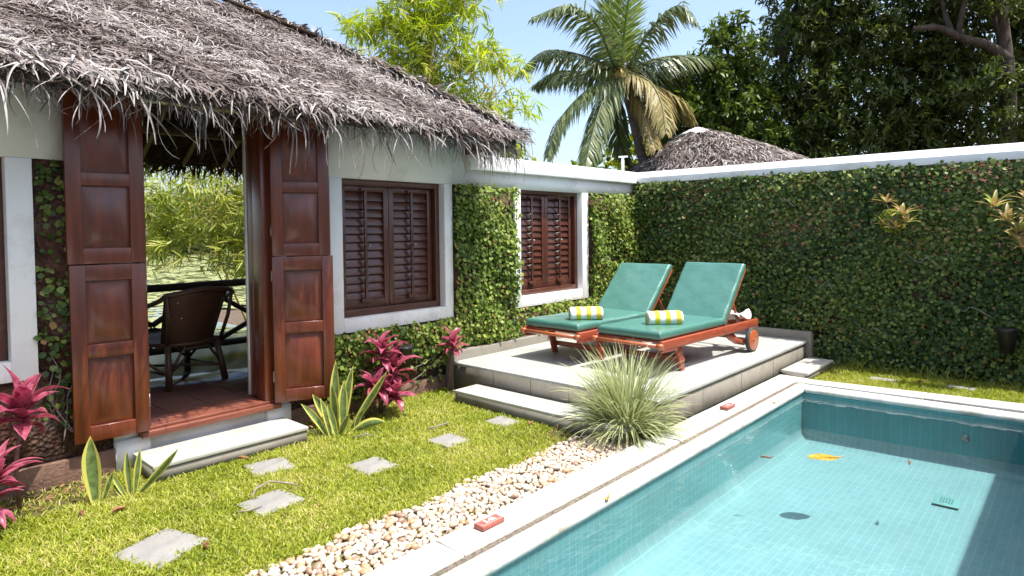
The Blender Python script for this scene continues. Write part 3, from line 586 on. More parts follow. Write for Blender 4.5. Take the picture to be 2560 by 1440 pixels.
# ------------------------------------------------------------ grass
stones=[((1.19,3.57),.33,.33,0.35),((1.84,3.67),.29,.27,.12),((2.12,4.24),.28,.27,-.12),((2.60,3.705),.245,.27,0),((3.31,3.70),.235,.26,0),((3.94,3.715),.21,.245,-.06)]
stones2=[((7.64,1.63),.16,.27,0),((7.74,.96),.14,.25,0)]
def grassfield(name,areas,label,hmul=1.,lean=1.,mt='grass'):
    b=MB()
    for (x0,x1,y0,y1,dens,edge) in areas:
        n=int((x1-x0)*(y1-y0)*dens); x=rng.uniform(x0,x1,n);y=rng.uniform(y0,y1,n); k=np.ones(n,bool)
        for (c,a,d,r) in stones+stones2:
            dx=(x-c[0])*math.cos(r)+(y-c[1])*math.sin(r); dy=-(x-c[0])*math.sin(r)+(y-c[1])*math.cos(r)
            k&=~((np.abs(dx)<a/2-.007+.02*np.sin(y*60))&(np.abs(dy)<d/2-.007+.02*np.sin(x*55)))
        k&=~((x>4.09)&(y<4.51)&(y>2.55)&(x<4.5)); k&=~((x>1.465)&(x<2.61)&(y>4.53)); k&=~((x>4.42)&(x<7.05)); k&=~((x<8.0)&(x>7)&(y>2.2))
        # lawn edge along the pebbles wanders
        if edge: k&=y>2.965+.03*np.sin(x*7)+.02*np.sin(x*17)
        # bare, worn soil by the wall and plant beds
        bare=(np.hypot(x-.95,y-4.85)<.34)|(np.hypot(x-2.88,(y-4.78)*1.3)<.20)|(np.hypot(x-3.3,y-4.88)<.25)|(np.hypot(x-1.25,(y-4.55)*1.5)<.13)|(np.hypot(x-4.05,y-3.1)<.16)|(np.hypot(x-4.4,y-4.72)<.16)|((x>.9)&(y>4.86)&(x<1.45))
        k&=~(bare&(rng.random(n)<.85))
        k&=~((np.sin(x*9+2*np.sin(y*7))+np.sin(y*11+2*np.sin(x*5))+rng.normal(size=n)*.6>1.55)&(rng.random(n)<.6))
        x=x[k];y=y[k];n=len(x)
        a=rng.random(n)*6.283; tilt=rng.uniform(.15,1.15,n)*lean
        X=np.stack([np.cos(a),np.sin(a),tilt],1); P=np.stack([x,y,rng.random(n)*.012],1); N=np.stack([rng.normal(size=n)*.3,rng.normal(size=n)*.3,np.ones(n)],1)
        tone=np.clip(.45+.20*np.sin(x*5+2*np.sin(y*3.3))*np.sin(y*6.1)+rng.normal(size=n)*.30,0,1)
        b.scatter(BLADE,BLADEF,P,X,N,rng.uniform(.022,.052,n)*hmul,rng.uniform(.0035,.007,n),rnd=tone)
    o=b.build(name,M[mt]); return tag(o,label,'grass',kind='stuff')
grassfield('grass',[(-.3,2.4,2.94,4.98,19000,1),(2.4,4.45,2.94,4.98,15000,1)],'short bright green carpet grass between the house and the pebble strip')
grassfield('grass',[(7.06,8.15,-1.3,2.2,11000,0)],'bright green grass strip at the foot of the ivy wall beyond the pool',1.2,1.2)
b=MB()
for i in range(90):
    y=random.uniform(-.6,2.15); 
    for k in range(3): ribbon(b,(8.05-abs(random.gauss(0,.05)),y,.0),random.uniform(0,6.28),R_(random.uniform(50,85)),random.uniform(.08,.22),.006,random.uniform(.6,2.2),seg=6,fold=.2)
tag(b.build('grass',M['grass']),'taller arching grass tufts growing along the base of the ivy wall','grass',kind='stuff')
def slab(c,a,d,r,label):
    b=MB(); poly=[]
    for (sx_,sy_) in ((-1,-1),(1,-1),(1,1),(-1,1)):
        for t in (0,.33,.66):
            nx,ny={(-1,-1):(1,0),(1,-1):(0,1),(1,1):(-1,0),(-1,1):(0,-1)}[(sx_,sy_)]
            px=sx_*a/2+nx*t*a+random.uniform(-.006,.006); py=sy_*d/2+ny*t*d+random.uniform(-.006,.006)
            poly.append((c[0]+px*math.cos(r)-py*math.sin(r),c[1]+px*math.sin(r)+py*math.cos(r)))
    b.prism(poly,.0,.022); tag(b.build('stepping_stone',M['paver'],bevel=.004,origin=(c[0],c[1],0)),label,'paving slab','stepping stones set in the grass')
SL_=['largest grey stepping stone, nearest the camera at the bottom left','grey stepping stone with a twig on it, below the one by the doorstep','grey stepping stone nearest the white doorstep','pale stepping stone in the middle of the lawn','pale stepping stone beyond the middle one, fifth from the camera','smallest lawn stepping stone, nearest the long platform step']
for s_,l in zip(stones,SL_): slab(*s_,l)
slab(*stones2[0],'pale slab in the far grass strip, nearer the platform'); slab(*stones2[1],'pale slab in the far grass strip, nearer the right edge')
# ------------------------------------------------------------ pebbles
PC=[((.52,.42,.31),'smooth cream pebble lying in the bed between lawn and pool coping'),((.42,.27,.16),'smooth tan pebble lying in the bed between lawn and pool coping'),((.28,.19,.14),'smooth brown grey pebble lying in the bed between lawn and pool coping'),((.60,.55,.46),'smooth white pebble lying in the bed between lawn and pool coping')]
pm=[]
for i,(c,_) in enumerate(PC):
    m_,t_,b_=nodes('pebble_%s'%['cream','tan','brown','white'][i])
    oi=t_.nodes.new('ShaderNodeObjectInfo'); v=coord(t_,(1,1,3)); 
    cc=ramp(t_,noise(t_,12,v,5),[tuple(.72*x for x in c),c,tuple(min(.85,1.18*x) for x in c)],[.3,.5,.7]); cc=mixc(t_,ramp(t_,noise(t_,5),[(0,0,0),(.6,.6,.6)],[.5,.7]),cc,(.45,.25,.13))
    t_.links.new(cc,b_.inputs['Base Color']); b_.inputs['Roughness'].default_value=.42; bump(t_,b_,noise(t_,40,v),.15,.004); pm.append(m_)
def peb_geo(seed,sub=2):
    import bmesh
    bm=bmesh.new(); bmesh.ops.create_icosphere(bm,subdivisions=sub,radius=1); r=random.Random(seed)
    a=[r.uniform(-.22,.22) for _ in range(9)]
    V=[]
    for v in bm.verts:
        x,y,z=v.co; s=1+a[0]*x+a[1]*y*x+a[2]*math.sin(2*x+a[3]*9)+a[4]*y*y+a[5]*x*x*.6
        V.append((x*s,y*s*(1+a[6]*x),z*(1+a[7]*x)))
    F=[tuple(q.index for q in f.verts) for f in bm.faces]; bm.free(); return np.array(V),F
protos=[]
for i in range(12):
    V,F=peb_geo(i,2); me=bpy.data.meshes.new('pebble'); me.from_pydata([tuple(x) for x in V],[],F); me.polygons.foreach_set('use_smooth',[True]*len(F)); me.update(); me.materials.append(pm[0]); protos.append(me)
pos=[]; tries=0; grid={}
def near(x,y,r):
    for i in range(int(x/.06)-1,int(x/.06)+2):
        for j in range(int(y/.06)-1,int(y/.06)+2):
            for (a,b_,r2) in grid.get((i,j),[]):
                if math.hypot(a-x,b_-y)<(r+r2)*.80: return True
    return False
while tries<26000:
    tries+=1; x=random.uniform(.75,4.32); y=random.uniform(2.525,2.985+.02*math.sin(x*7)); r=random.uniform(.012,.0255)
    if x>4.05 and y<2.9 and random.random()<.4: continue
    if not near(x,y,r): grid.setdefault((int(x/.06),int(y/.06)),[]).append((x,y,r)); pos.append((x,y,r))
pos.sort(key=lambda p:math.hypot(p[0],p[1])/p[2])
colr=random.Random(3); pmesh={}
vis=[p for p in pos if p[0]>1.02+ (p[1]-2.5)*.3]
for k,(x,y,r) in enumerate(vis[:300]):
    ci=colr.choices([0,1,2,3],[.36,.2,.12,.32])[0]; pi=k%12
    if (pi,ci) not in pmesh: q=protos[pi].copy(); q.materials.clear(); q.materials.append(pm[ci]); pmesh[(pi,ci)]=q
    o=bpy.data.objects.new('pebble',pmesh[(pi,ci)]); col.objects.link(o); o.location=(x,y,r*.45+colr.uniform(0,.012)); o.scale=(r*colr.uniform(1.0,1.35),r*colr.uniform(.8,1.05),r*colr.uniform(.6,.85)); o.rotation_euler=(colr.uniform(-.35,.35),colr.uniform(-.35,.35),colr.uniform(0,6.28))
    tag(o,PC[ci][1],'pebble',['cream','tan','brown grey','white'][ci]+' pebbles beside the pool')
b=MB(); rest=[p for p in pos if p not in set(vis[:300])]
for _ in range(500): rest.append((random.uniform(.75,4.3),random.uniform(2.53,2.96),random.uniform(.010,.018)))
G=[peb_geo(i,2) for i in range(6)]
for gi,(V,F) in enumerate(G):
    pp=rest[gi::6]; n=len(pp); P=np.array([(x,y,r*(.4 if j<n-80 else .1)+random.random()*.01) for j,(x,y,r) in enumerate(pp)]); L=np.array([r for _,_,r in pp])
    th=rng.random(n)*6.28; X=np.stack([np.cos(th),np.sin(th),rng.normal(size=n)*.25],1); N=np.stack([rng.normal(size=n)*.3,rng.normal(size=n)*.3,np.ones(n)],1)
    b.scatter(V,F,P,X,N,L*1.15,L*.9,thick=L*.7)
m_,t_,b_=nodes('pebbles_mixed'); a_=t_.nodes.new('ShaderNodeAttribute'); a_.attribute_name='rnd'
c_=ramp(t_,a_.outputs['Fac'],[(.28,.19,.14),(.42,.27,.16),(.52,.42,.31),(.60,.55,.46),(.46,.36,.27)]); c_=mixc(t_,.5,c_,ramp(t_,noise(t_,30),[(.5,.32,.2),(.7,.66,.6)],[.35,.65])); t_.links.new(c_,b_.inputs['Base Color']); b_.inputs['Roughness'].default_value=.45
tag(b.build('pebbles',m_,smooth=True),'bed of small rounded cream and tan pebbles along the pool coping','pebbles',kind='stuff')
# ------------------------------------------------------------ depth markers
def marker(loc,label,txt,rz):
    r=empty('depth_marker',loc,label,'depth marker',rz=rz)
    b=MB(); b.box((-.083,-.036,.004),(.083,.036,.030)); o=b.build('block',M['brick'],r,bevel=.004,local=True)
    b=MB(); b.box((-.079,-.032,0),(.079,.032,.0038)); b.build('mortar_bed',M['stonej'],r,local=True)
    b=MB()
    for q in ((-.072,-.027,.072,-.0255),(-.072,.0255,.072,.027),(-.072,-.0254,-.0705,.0254),(.0705,-.0254,.072,.0254)): b.box((q[0],q[1],.0302),(q[2],q[3],.0312))
    b.build('border_line',M['letter'],r,local=True)
    cu=bpy.data.curves.new('t','FONT'); cu.body=txt; cu.size=.044; cu.extrude=.0006; cu.offset=.0009; cu.align_x='CENTER'; cu.align_y='CENTER'
    to=bpy.data.objects.new('t',cu); col.objects.link(to); bpy.context.view_layer.update()
    me=bpy.data.meshes.new_from_object(to.evaluated_get(bpy.context.evaluated_depsgraph_get())); bpy.data.objects.remove(to); me.materials.clear(); me.materials.append(M['letter'])
    l=bpy.data.objects.new('lettering',me); col.objects.link(l); l.parent=r; l.location=(0,-.002,.0312)
marker((2.43,2.397,.055),'red depth marker block reading 3.4ft, on the coping near the pebbles','3.4ft',0)
marker((5.42,2.373,.055),'small red depth marker block on the coping below the platform','4ft',0)
# ------------------------------------------------------------ sun loungers
def lounger(loc,rz,ang,label,wrinkle):
    r=empty('sun_lounger',loc,label,'sun lounger','sun loungers on the platform',rz)
    Wd,Lg=.72,2.02; h=.335; hw=Wd/2
    for s in (-1,1):
        b=MB(); y0,y1=(s*hw-.02,s*hw+.02); b.box((.03,y0,h-.085),(Lg,y1,h)); b.box((.03,y0+.003,h-.105),(.30,y1-.003,h-.0855)); b.build('side_rail',M['lwood'],r,bevel=.006,local=True)
        b=MB(); b.lathe([(0,-.03),(.026,-.027),(.03,0),(.026,.03),(0,.033)],(.022,s*(hw+.002),h-.045),14,'y'); b.build('rail_end',M['lwoodb'],r,smooth=True,local=True)
        b=MB(); yy_=s*(hw-.045)
        v=[(.44,yy_-.02,0),(.50,yy_-.02,0),(.50,yy_+.02,0),(.44,yy_+.02,0),(.36,yy_-.02,h-.09),(.45,yy_-.02,h-.09),(.45,yy_+.02,h-.09),(.36,yy_+.02,h-.09)]
        b.add(v,[(0,3,2,1),(4,5,6,7),(0,1,5,4),(1,2,6,5),(2,3,7,6),(3,0,4,7)]); b.build('leg',M['lwood'],r,bevel=.005,local=True)
        b=MB(); wy=s*(hw+.045); b.lathe([(.0,-.02),(.128,-.02),(.132,-.012),(.132,.012),(.128,.02),(0,.02)],(1.80,wy,.132),36,'y'); wh=b.build('wheel',M['rubber'],r,bevel=.002,local=True)
        b=MB(); b.lathe([(0,-.026),(.112,-.024),(.114,-.0),(.112,.024),(0,.026)],(1.80,wy,.132),32,'y'); b.lathe([(0,-.034),(.018,-.032),(.02,-.027),(.02,.027),(.018,.032),(0,.034)],(1.80,wy,.132),16,'y'); b.build('wheel_disc',M['lwoodb'],wh,bevel=.002,local=True)
        # curved wheel bracket
        b=MB(); pts=[(1.30,h-.09),(1.40,h-.16),(1.55,h-.225),(1.72,h-.26),(1.86,h-.24),(1.86,h-.19),(1.72,h-.205),(1.57,h-.165),(1.46,h-.09)]
        yb=s*(hw-.02); n=len(pts); v=[(x,yb-.014,z) for x,z in pts]+[(x,yb+.014,z) for x,z in pts]
        b.add(v,[tuple(range(n)),tuple(range(2*n-1,n-1,-1))]+[((i+1)%n,i,i+n,(i+1)%n+n) for i in range(n)]); b.tube([(1.86,yb,h-.2),(1.84,yb,h-.09)],.016,6); b.build('wheel_bracket',M['lwood'],r,local=True)
    b=MB(); b.tube([(.022,-hw,h-.045),(.022,hw,h-.045)],.019,12); b.build('foot_rail',M['lwoodb'],r,smooth=True,local=True)
    b=MB(); b.tube([(1.80,-hw-.03,.132),(1.80,hw+.03,.132)],.012,8); b.build('axle',M['metal'],r,local=True)
    for q in (((.455,-hw+.02,.08),(.485,hw-.02,.13)),((1.30,-hw+.02,h-.08),(1.36,hw-.02,h-.03)),((Lg-.045,-hw+.021,h-.075),(Lg-.01,hw-.021,h-.01))): b=MB(); b.box(*q); b.build('cross_bar',M['lwood'],r,bevel=.003,local=True)
    b=MB()
    for k in range(13): x=.09+k*.098; b.box((x,-hw+.021,h-.028),(x+.07,hw-.021,h-.008))
    b.build('seat_slats',M['lwood'],r,bevel=.003,local=True)
    hx=1.30
    T=Matrix.Translation((hx,0,h+.002))@Matrix.Rotation(-ang,4,'Y')
    b=MB(); BL=.76
    for s in (-1,1): b.box((0,s*(hw-.045)-.016,-.045),(BL,s*(hw-.045)+.016,-.002),T)
    for k in range(7): b.box((.03+k*.1,-hw+.062,-.02),(.10+k*.1,hw-.062,-.004),T)
    b.build('back_frame',M['lwoodb'],r,bevel=.003,local=True)
    p=T@Vector((.40,0,-.04))
    for s in (-1,1): b=MB(); b.tube([(p.x,s*(hw-.10),p.z),(p.x+.20,s*(hw-.10),h-.03)],.016,6); b.build('prop',M['lwood'],r,local=True)
    def cushion(L,W,Tk,Mx,nm,seed):
        nx,ny=26,16; b=MB(); v=[];f=[]
        def top(u,v_):
            e=min(u,1-u)*L; e2=min(v_,1-v_)*W; q=min(e,e2); rr=.026
            d=rr-math.sqrt(max(0,rr*rr-(rr-min(q,rr))**2)); 
            return Tk-d+.0025*math.sin(u*19+seed)*math.sin(v_*13+seed*2)+.006*math.sin(math.pi*u)*math.sin(math.pi*v_)
        def bot(u,v_):
            e=min(min(u,1-u)*L,min(v_,1-v_)*W); rr=.02; return rr-math.sqrt(max(0,rr*rr-(rr-min(e,rr))**2))
        def g(t,L_):   # more rows near the rim
            return t
        us=[0,.008,.02,.035]+[.035+.93*i/nx for i in range(1,nx)]+[.965,.98,.992,1]; vs=[0,.012,.03,.05]+[.05+.9*i/ny for i in range(1,ny)]+[.95,.97,.988,1]
        nu,nv=len(us),len(vs)
        for fn in (top,bot):
            for u in us:
                for v_ in vs:
                    wob=.003*math.sin(u*31+seed) if v_ in (0,1) else 0
                    v.append(tuple(Mx@Vector((u*L,(v_-.5)*(W-2*abs(wob)),fn(u,v_)))))
        N=nu*nv
        for i in range(nu-1):
            for j in range(nv-1):
                a=i*nv+j; f.append((a,a+nv,a+nv+1,a+1)); f.append((N+a,N+a+1,N+a+nv+1,N+a+nv))
        for i in range(nu-1):
            for j,fl in ((0,0),(nv-1,1)):
                a=i*nv+j; q=(a,N+a,N+a+nv,a+nv); f.append(q[::-1] if fl else q)
        for j in range(nv-1):
            for i,fl in ((0,1),(nu-1,0)):
                a=i*nv+j; q=(a,N+a,N+a+1,a+1); f.append(q[::-1] if fl else q)
        b.add(v,f); return b.build(nm,M['green'],r,smooth=True,local=True)
    cushion(1.28,Wd-.02,.078,Matrix.Translation((.045,0,h+.004)),'seat_cushion',wrinkle)
    cushion(.76,Wd-.01,.078,T@Matrix.Translation((.0,0,.004)),'back_cushion',wrinkle+1.7)
    for s in (-1,1):
        b=MB(); b.tube([(hx-.01,s*(hw-.02),h+.015),(hx+.002,s*(hw-.02),h+.05)],.006,6); b.build('cushion_tie',M['rubber'],r,local=True)
    return r
lounger((5.085,3.215,.30),R_(-2.5),R_(50),'nearer sun lounger with steep back, beside the platform edge, wheel in view',.3)
lounger((5.03,4.09,.30),R_(-2.5),R_(46),'farther sun lounger, with the lower back, next to the house wall',2.1)
def cloth(loc):
    b=MB(); nx=14;v=[];f=[]
    for i in range(nx):
        for j in range(10):
            u,w_=i/(nx-1),j/9; v.append((loc[0]+.34*u+.03*math.sin(w_*9),loc[1]+(.30*w_)+.03*math.sin(u*7),loc[2]+.035*math.sin(u*8+w_*5)+.03*math.sin(w_*11)*u+.03))
    f=[(i*10+j,(i+1)*10+j,(i+1)*10+j+1,i*10+j+1) for i in range(nx-1) for j in range(9)]; b.add(v,f)
    o=b.build('crumpled_cloth',M['towelw'],smooth=True); s=o.modifiers.new('solid','SOLIDIFY'); s.thickness=.006; return o
tag(cloth((6.70,2.80,.655)),'crumpled white cloth on the slats behind the nearer lounger back','cloth')
# rolled towels
def towel(loc,rz,label):
    r=empty('rolled_towel',loc,label,'towel','yellow striped rolled towels',rz)
    L=.34;R=.072; prof=lambda x: R*(1-.10*math.exp(-((L/2-abs(x))/.012)**2))+.0015*math.sin(x*70)
    def roll(x0,x1,nm,mt,par=None,d=0):
        b=MB(); v=[];k=36;nn=max(3,int((x1-x0)/.008))
        for i in range(nn+1):
            x=x0+(x1-x0)*i/nn
            for j in range(k):
                th=2*math.pi*j/k; rr=(prof(x)+d)*(1+.02*math.sin(2*th+1)); z=rr*math.sin(th); z=z if z>-.058 else -.058+(z+.058)*.2
                v.append((x,rr*math.cos(th)*1.05,z))
        f=[(i*k+j,i*k+(j+1)%k,(i+1)*k+(j+1)%k,(i+1)*k+j) for i in range(nn) for j in range(k)]
        if par is None: f+=[tuple(range(k-1,-1,-1)),tuple(nn*k+j for j in range(k))]
        b.add(v,f); return b.build(nm,mt,par or r,smooth=True,local=True)
    o=roll(-L/2,L/2,'roll',M['towelw'])
    for x in (-.085,.02,.125): roll(x-.024,x+.024,'stripe',M['towely'],o,.0012)
    b=MB()
    for e in (-1,1):
        th=np.linspace(.3,2*math.pi*4.2,90); rr=.008+.0138*th/6.28; v=[];
        for t,q in zip(th,rr): v+=[(e*(L/2+.002),q*math.cos(t),q*math.sin(t)),(e*(L/2+.002),(q+.006)*math.cos(t),(q+.006)*math.sin(t))]
        v=[(a+e*0,b_,max(c,-.057)) for a,b_,c in v]+[]
        b.add(v,[(2*i,2*i+1,2*i+3,2*i+2) for i in range(89)])
    b.build('spiral_edge',M['towely'],o,local=True)
towel((5.59,3.085,.30+.335+.084+.057),R_(-44),'rolled yellow striped towel on the nearer lounger seat')
towel((5.40,3.885,.30+.335+.084+.057),R_(-44),'rolled yellow striped towel on the farther lounger seat')
# ------------------------------------------------------------ rattan chair on the veranda
def chair():
    r=empty('rattan_armchair',(2.25,6.25,.30),'dark woven rattan armchair on the veranda facing the pond','armchair',rz=R_(11))
    q=dict(local=True)
    LG=[[(-.27,-.34,0),(-.25,-.30,.38)],[(.25,-.36,0),(.21,-.30,.38)],[(-.26,.25,0),(-.25,.22,.40)],[(.26,.25,0),(.25,.22,.40)]]
    for p in LG: b=MB(); b.tube(p,[.030,.024],10); b.build('leg',M['rattan'],r,smooth=True,**q)
    b=MB(); nx,ny=12,10; v=[];f=[]
    W0=lambda t:.25+.05*t
    for i in range(nx+1):
        t=i/nx
        for j in range(ny+1):
            s=j/ny*2-1; v.append((s*W0(t),-.26-.16*t+.07*(s*s)*(-1)*(-1) if False else -.28-.17*t+.10*s*s,.36+.46*t+.03*(1-s*s)*t))
    f=[(i*(ny+1)+j,i*(ny+1)+j+1,(i+1)*(ny+1)+j+1,(i+1)*(ny+1)+j) for i in range(nx) for j in range(ny)]; b.add(v,f)
    o=b.build('backrest',M['weave'],r,smooth=True,**q); s=o.modifiers.new('solid','SOLIDIFY'); s.thickness=.008
    b=MB(); v=[]
    for i in range(9):
        for j in range(9):
            x=(i/8-.5)*.52; y=-.30+.56*j/8; v.append((x,y,.40-.05*math.sin(math.pi*j/8)+.02*(j/8)))
    b.add(v,[(i*9+j,(i+1)*9+j,(i+1)*9+j+1,i*9+j+1) for i in range(8) for j in range(8)]); o=b.build('seat',M['weave'],r,smooth=True,**q); s=o.modifiers.new('solid','SOLIDIFY'); s.thickness=.01
    b=MB(); b.tube([(-.25,-.30,.38),(-.29,-.0,.37),(-.26,.26,.40),(0,.29,.41),(.26,.26,.40),(.29,0,.37),(.25,-.30,.38),(0,-.33,.37),(-.25,-.30,.38)],.018,8); b.build('seat_frame',M['rattan'],r,smooth=True,**q)
    b=MB(); b.tube([(-.30,.32,.42),(-.40,.30,.56),(-.42,.15,.64),(-.38,-.12,.70),(-.33,-.34,.78),(-.30,-.37,.82),(0,-.47,.865),(.31,-.37,.83),(.36,-.34,.80),(.40,-.12,.72),(.42,.15,.65),(.40,.30,.56),(.30,.32,.42)],.022,8); b.build('arm_rail',M['rattan'],r,smooth=True,**q)
    b=MB()
    for s_ in (-1,1):
        b.tube([(s_*.25,-.30,.38),(s_*.28,-.38,.60),(s_*.31,-.40,.82)],.017,8)
        b.tube([(s_*.28,.05,.38),(s_*.40,.0,.48),(s_*.40,-.02,.60),(s_*.39,.0,.68)],.013,6)
        b.tube([(s_*.28,.0,.38),(s_*.42,.18,.5),(s_*.42,.2,.62)],.013,6)
        b.tube([(s_*.27,-.25,.14),(s_*.34,-.10,.24),(s_*.36,.02,.42)],.013,6); b.tube([(s_*.27,.24,.14),(s_*.30,.10,.28),(s_*.28,.0,.38)],.013,6)
    b.tube([(-.25,-.33,.15),(-.12,-.31,.33),(.12,-.31,.33),(.24,-.34,.15)],.013,6); b.tube([(-.26,.25,.15),(0,.26,.36),(.26,.25,.15)],.013,6)
    b.tube([(-.26,-.33,.14),(.26,.25,.15)],.014,6); b.tube([(.25,-.34,.14),(-.26,.25,.15)],.014,6); b.tube([(-.26,-.33,.13),(-.26,.25,.13)],.012,6); b.tube([(.25,-.33,.13),(.26,.25,.13)],.012,6)
    b.build('brace',M['rattan'],r,smooth=True,**q)
def weave():
    m,t,b=nodes('rattan_weave'); v=coord(t); ch=t.nodes.new('ShaderNodeTexChecker'); ch.inputs['Scale'].default_value=90; ch.inputs[1].default_value=(.10,.042,.02,1); ch.inputs[2].default_value=(.05,.02,.011,1); t.links.new(v,ch.inputs[0])
    t.links.new(ch.outputs[0],b.inputs['Base Color']); b.inputs['Roughness'].default_value=.5
    vo=t.nodes.new('ShaderNodeTexVoronoi'); vo.inputs['Scale'].default_value=42; t.links.new(v,vo.inputs['Vector'])
    tr=t.nodes.new('ShaderNodeBsdfTransparent'); mx=t.nodes.new('ShaderNodeMixShader'); rr=ramp(t,vo.outputs['Distance'],[(1,1,1),(0,0,0)],[.15,.19])
    t.links.new(rr,mx.inputs[0]); t.links.new(b.outputs[0],mx.inputs[1]); t.links.new(tr.outputs[0],mx.inputs[2]); t.links.new(mx.outputs[0],t.nodes['Material Output'].inputs[0]); return m
M['weave']=weave(); chair()
# ------------------------------------------------------------ wall lights
def walllight(loc,axis,label):
    r=empty('wall_light',loc,label,'wall light',rz=0 if axis=='y' else R_(-90))
    b=MB(); b.lathe([(.055,-.12),(.085,.10),(.093,.105),(.093,.125),(.080,.125),(.075,.10)],(0,-.12,0),24,'z'); b.build('shade',M['black'],r,smooth=False,local=True)
    b=MB(); b.lathe([(.090,.118),(.098,.12),(.098,.128),(.086,.128)],(0,-.12,.002),24,'z'); b.tube([(0,.0,.09),(0,-.05,.09)],.02,8); b.box((-.05,-.012,.02),(.05,.0,.14)); b.build('rim_and_bracket',M['black'],r,local=True)
walllight((8.10,.62,.49),'x','black bucket shaped wall light on the ivy wall at the right edge')
walllight((3.80,4.99,.42),'y','black bucket shaped wall light half hidden behind the magenta cordyline')

b=MB(); n=420; x=np.concatenate([rng.normal(.95,.22,140),rng.normal(2.95,.3,120),rng.normal(4.0,.25,80),rng.uniform(7.3,8.1,80)]); y=np.concatenate([rng.normal(4.82,.12,140),rng.normal(4.78,.13,120),rng.normal(3.1,.1,80),rng.normal(2.05,.12,80)]); k=(y<4.95)&((x<4.4)|(x>7.1)); x=x[k];y=y[k];n=len(x)
b.scatter(LANCE,LANCEF,np.stack([x,y,rng.uniform(.01,.03,n)],1),rdir(n)*np.array([1,1,.25]),np.array([[0,0,1.]])+rng.normal(size=(n,3))*.35,rng.uniform(.02,.06,n),rng.uniform(.005,.016,n))
tag(b.build('leaf_litter',M['dleaf']),'dry brown leaf litter on the bare soil by the walls','leaf litter',kind='stuff')
# ------------------------------------------------------------ garden plants
def cordyline(name,base,heads,label,L=.30,W=.075,lean=(0,0)):
    r=empty(name,base,label,'cordyline plant','magenta cordylines by the house wall')
    b=MB()
    for (dx,dy,z) in heads: b.tube([base,(base[0]+dx*.4+random.uniform(-.02,.02),base[1]+dy*.4,z*.5),(base[0]+dx,base[1]+dy,z)],[.013,.011,.009],8)
    b.build('stem',M['stem'],r,smooth=True)
    b=MB()
    for hi,(dx,dy,z) in enumerate(heads):
        n=17
        for k in range(n):
            t=k/n; az=k*2.4+random.uniform(-.2,.2); el=R_(80-95*t+random.uniform(-8,8)); zz=z-.10*t*(z>.3)+.02
            ribbon(b,(base[0]+dx,base[1]+dy,zz),az,el,L*random.uniform(.75,1.08)*(.75+.35*math.sin(math.pi*min(1,t+.25))),W*random.uniform(.8,1.1),random.uniform(.8,2.0),seg=8,fold=.22,twist=random.uniform(-.5,.5),rnd=random.random()*(1-.25*t),prof=lambda t_:(.22+.3*t_ if t_<.12 else math.sin(math.pi*(.12+.88*t_)**.85))*1.0 if t_<.97 else .03,wave=.02)
    b.build('leaves',M['cord'],r,smooth=True); return r
cordyline('cordyline',(.80,4.72,0),[(.02,-.02,.60)],'magenta cordyline on a tall bare stem at the left edge, in front of the plinth',.31,.105)
cordyline('cordyline',(.60,4.46,0),[(-.01,0,.12),(.04,.0,.25)],'magenta cordyline low at the bottom left edge of the lawn',.27,.065)
cordyline('cordyline',(3.42,4.74,0),[(.03,.0,.56),(.10,-.08,.40),(-.10,-.10,.24),(.02,-.16,.16)],'bushy magenta cordyline with several heads below the wide window',.26,.088)
cordyline('cordyline',(4.33,4.84,0),[(.04,-.04,.50)],'slim magenta cordyline standing at the corner of the lounger platform',.215,.07)
def snake(base,leaves,label):
    r=empty('snake_plant',base,label,'snake plant','yellow edged snake plants'); b=MB()
    for (dx,dy,az,el,L,W,dr,tw) in leaves:
        # broad sides turned to the lawn
        tw0=1.15*abs(math.cos(R_(az-RT)))
        ribbon(b,(base[0]+dx,base[1]+dy,-.005),R_(az),R_(el),L,W,dr,seg=12,fold=.18,twist=tw,tw0=tw0,rnd=random.random(),prof=lambda t:(.42+.58*min(1,t/.45))*(1 if t<.6 else max(.02,(1-((t-.6)/.4)**1.8))),wave=.004)
    b.build('leaves',M['snake'],r,smooth=True)
RT=-48   # azimuth pointing to the right as seen from the garden seat
snake((1.135,4.49),[(0,0,RT+180,87,.43,.105,-.05,.5),],'x') if False else None
def snk(base,*a): snake((base[0],base[1],0),*a)
snk((1.135,4.49),[(0,0,RT+180,86,.43,.105,-.05,.3),(.03,-.01,RT,72,.22,.034,.1,.2)],'snake plant with one broad upright leaf, left of the doorstep')
snk((1.31,4.44),[(0,0,RT+150,84,.30,.05,.0,.2),(.02,0,RT+20,82,.31,.042,-.05,.1),(.02,-.01,RT,46,.42,.046,-.10,.3),(-.02,.0,RT+180,62,.20,.03,.1,.1),(-.03,0,RT+170,50,.13,.025,.2,0)],'small snake plant with three narrow leaves, one leaning right, beside the doorstep')
snk((2.86,4.52),[(0,.06,42,86,.60,.085,.05,.2),(.06,.05,RT,82,.56,.075,.1,-.2),(.10,.02,RT,56,.60,.06,-.05,.3),(-.02,.0,RT+180,66,.40,.085,.3,.4),(-.10,.0,RT+180,62,.36,.055,.5,.2),(.07,-.05,RT+10,34,.30,.085,.9,.6),(-.06,-.06,RT+160,78,.30,.055,.3,.2),(-.04,-.05,RT-30,64,.24,.06,.2,.5),(.02,-.02,42,84,.44,.085,.1,.1),(.13,-.02,RT,76,.22,.05,.5,0),(-.09,-.02,RT+180,80,.34,.05,.2,0),(.0,.04,222,78,.46,.07,.2,.2)],'large clump of yellow edged snake plant under the right door leaf')
r=empty('variegated_grass_clump',(4.33,2.72,0),'big fountain shaped clump of pale striped grass by the pool coping','ornamental grass'); b=MB()
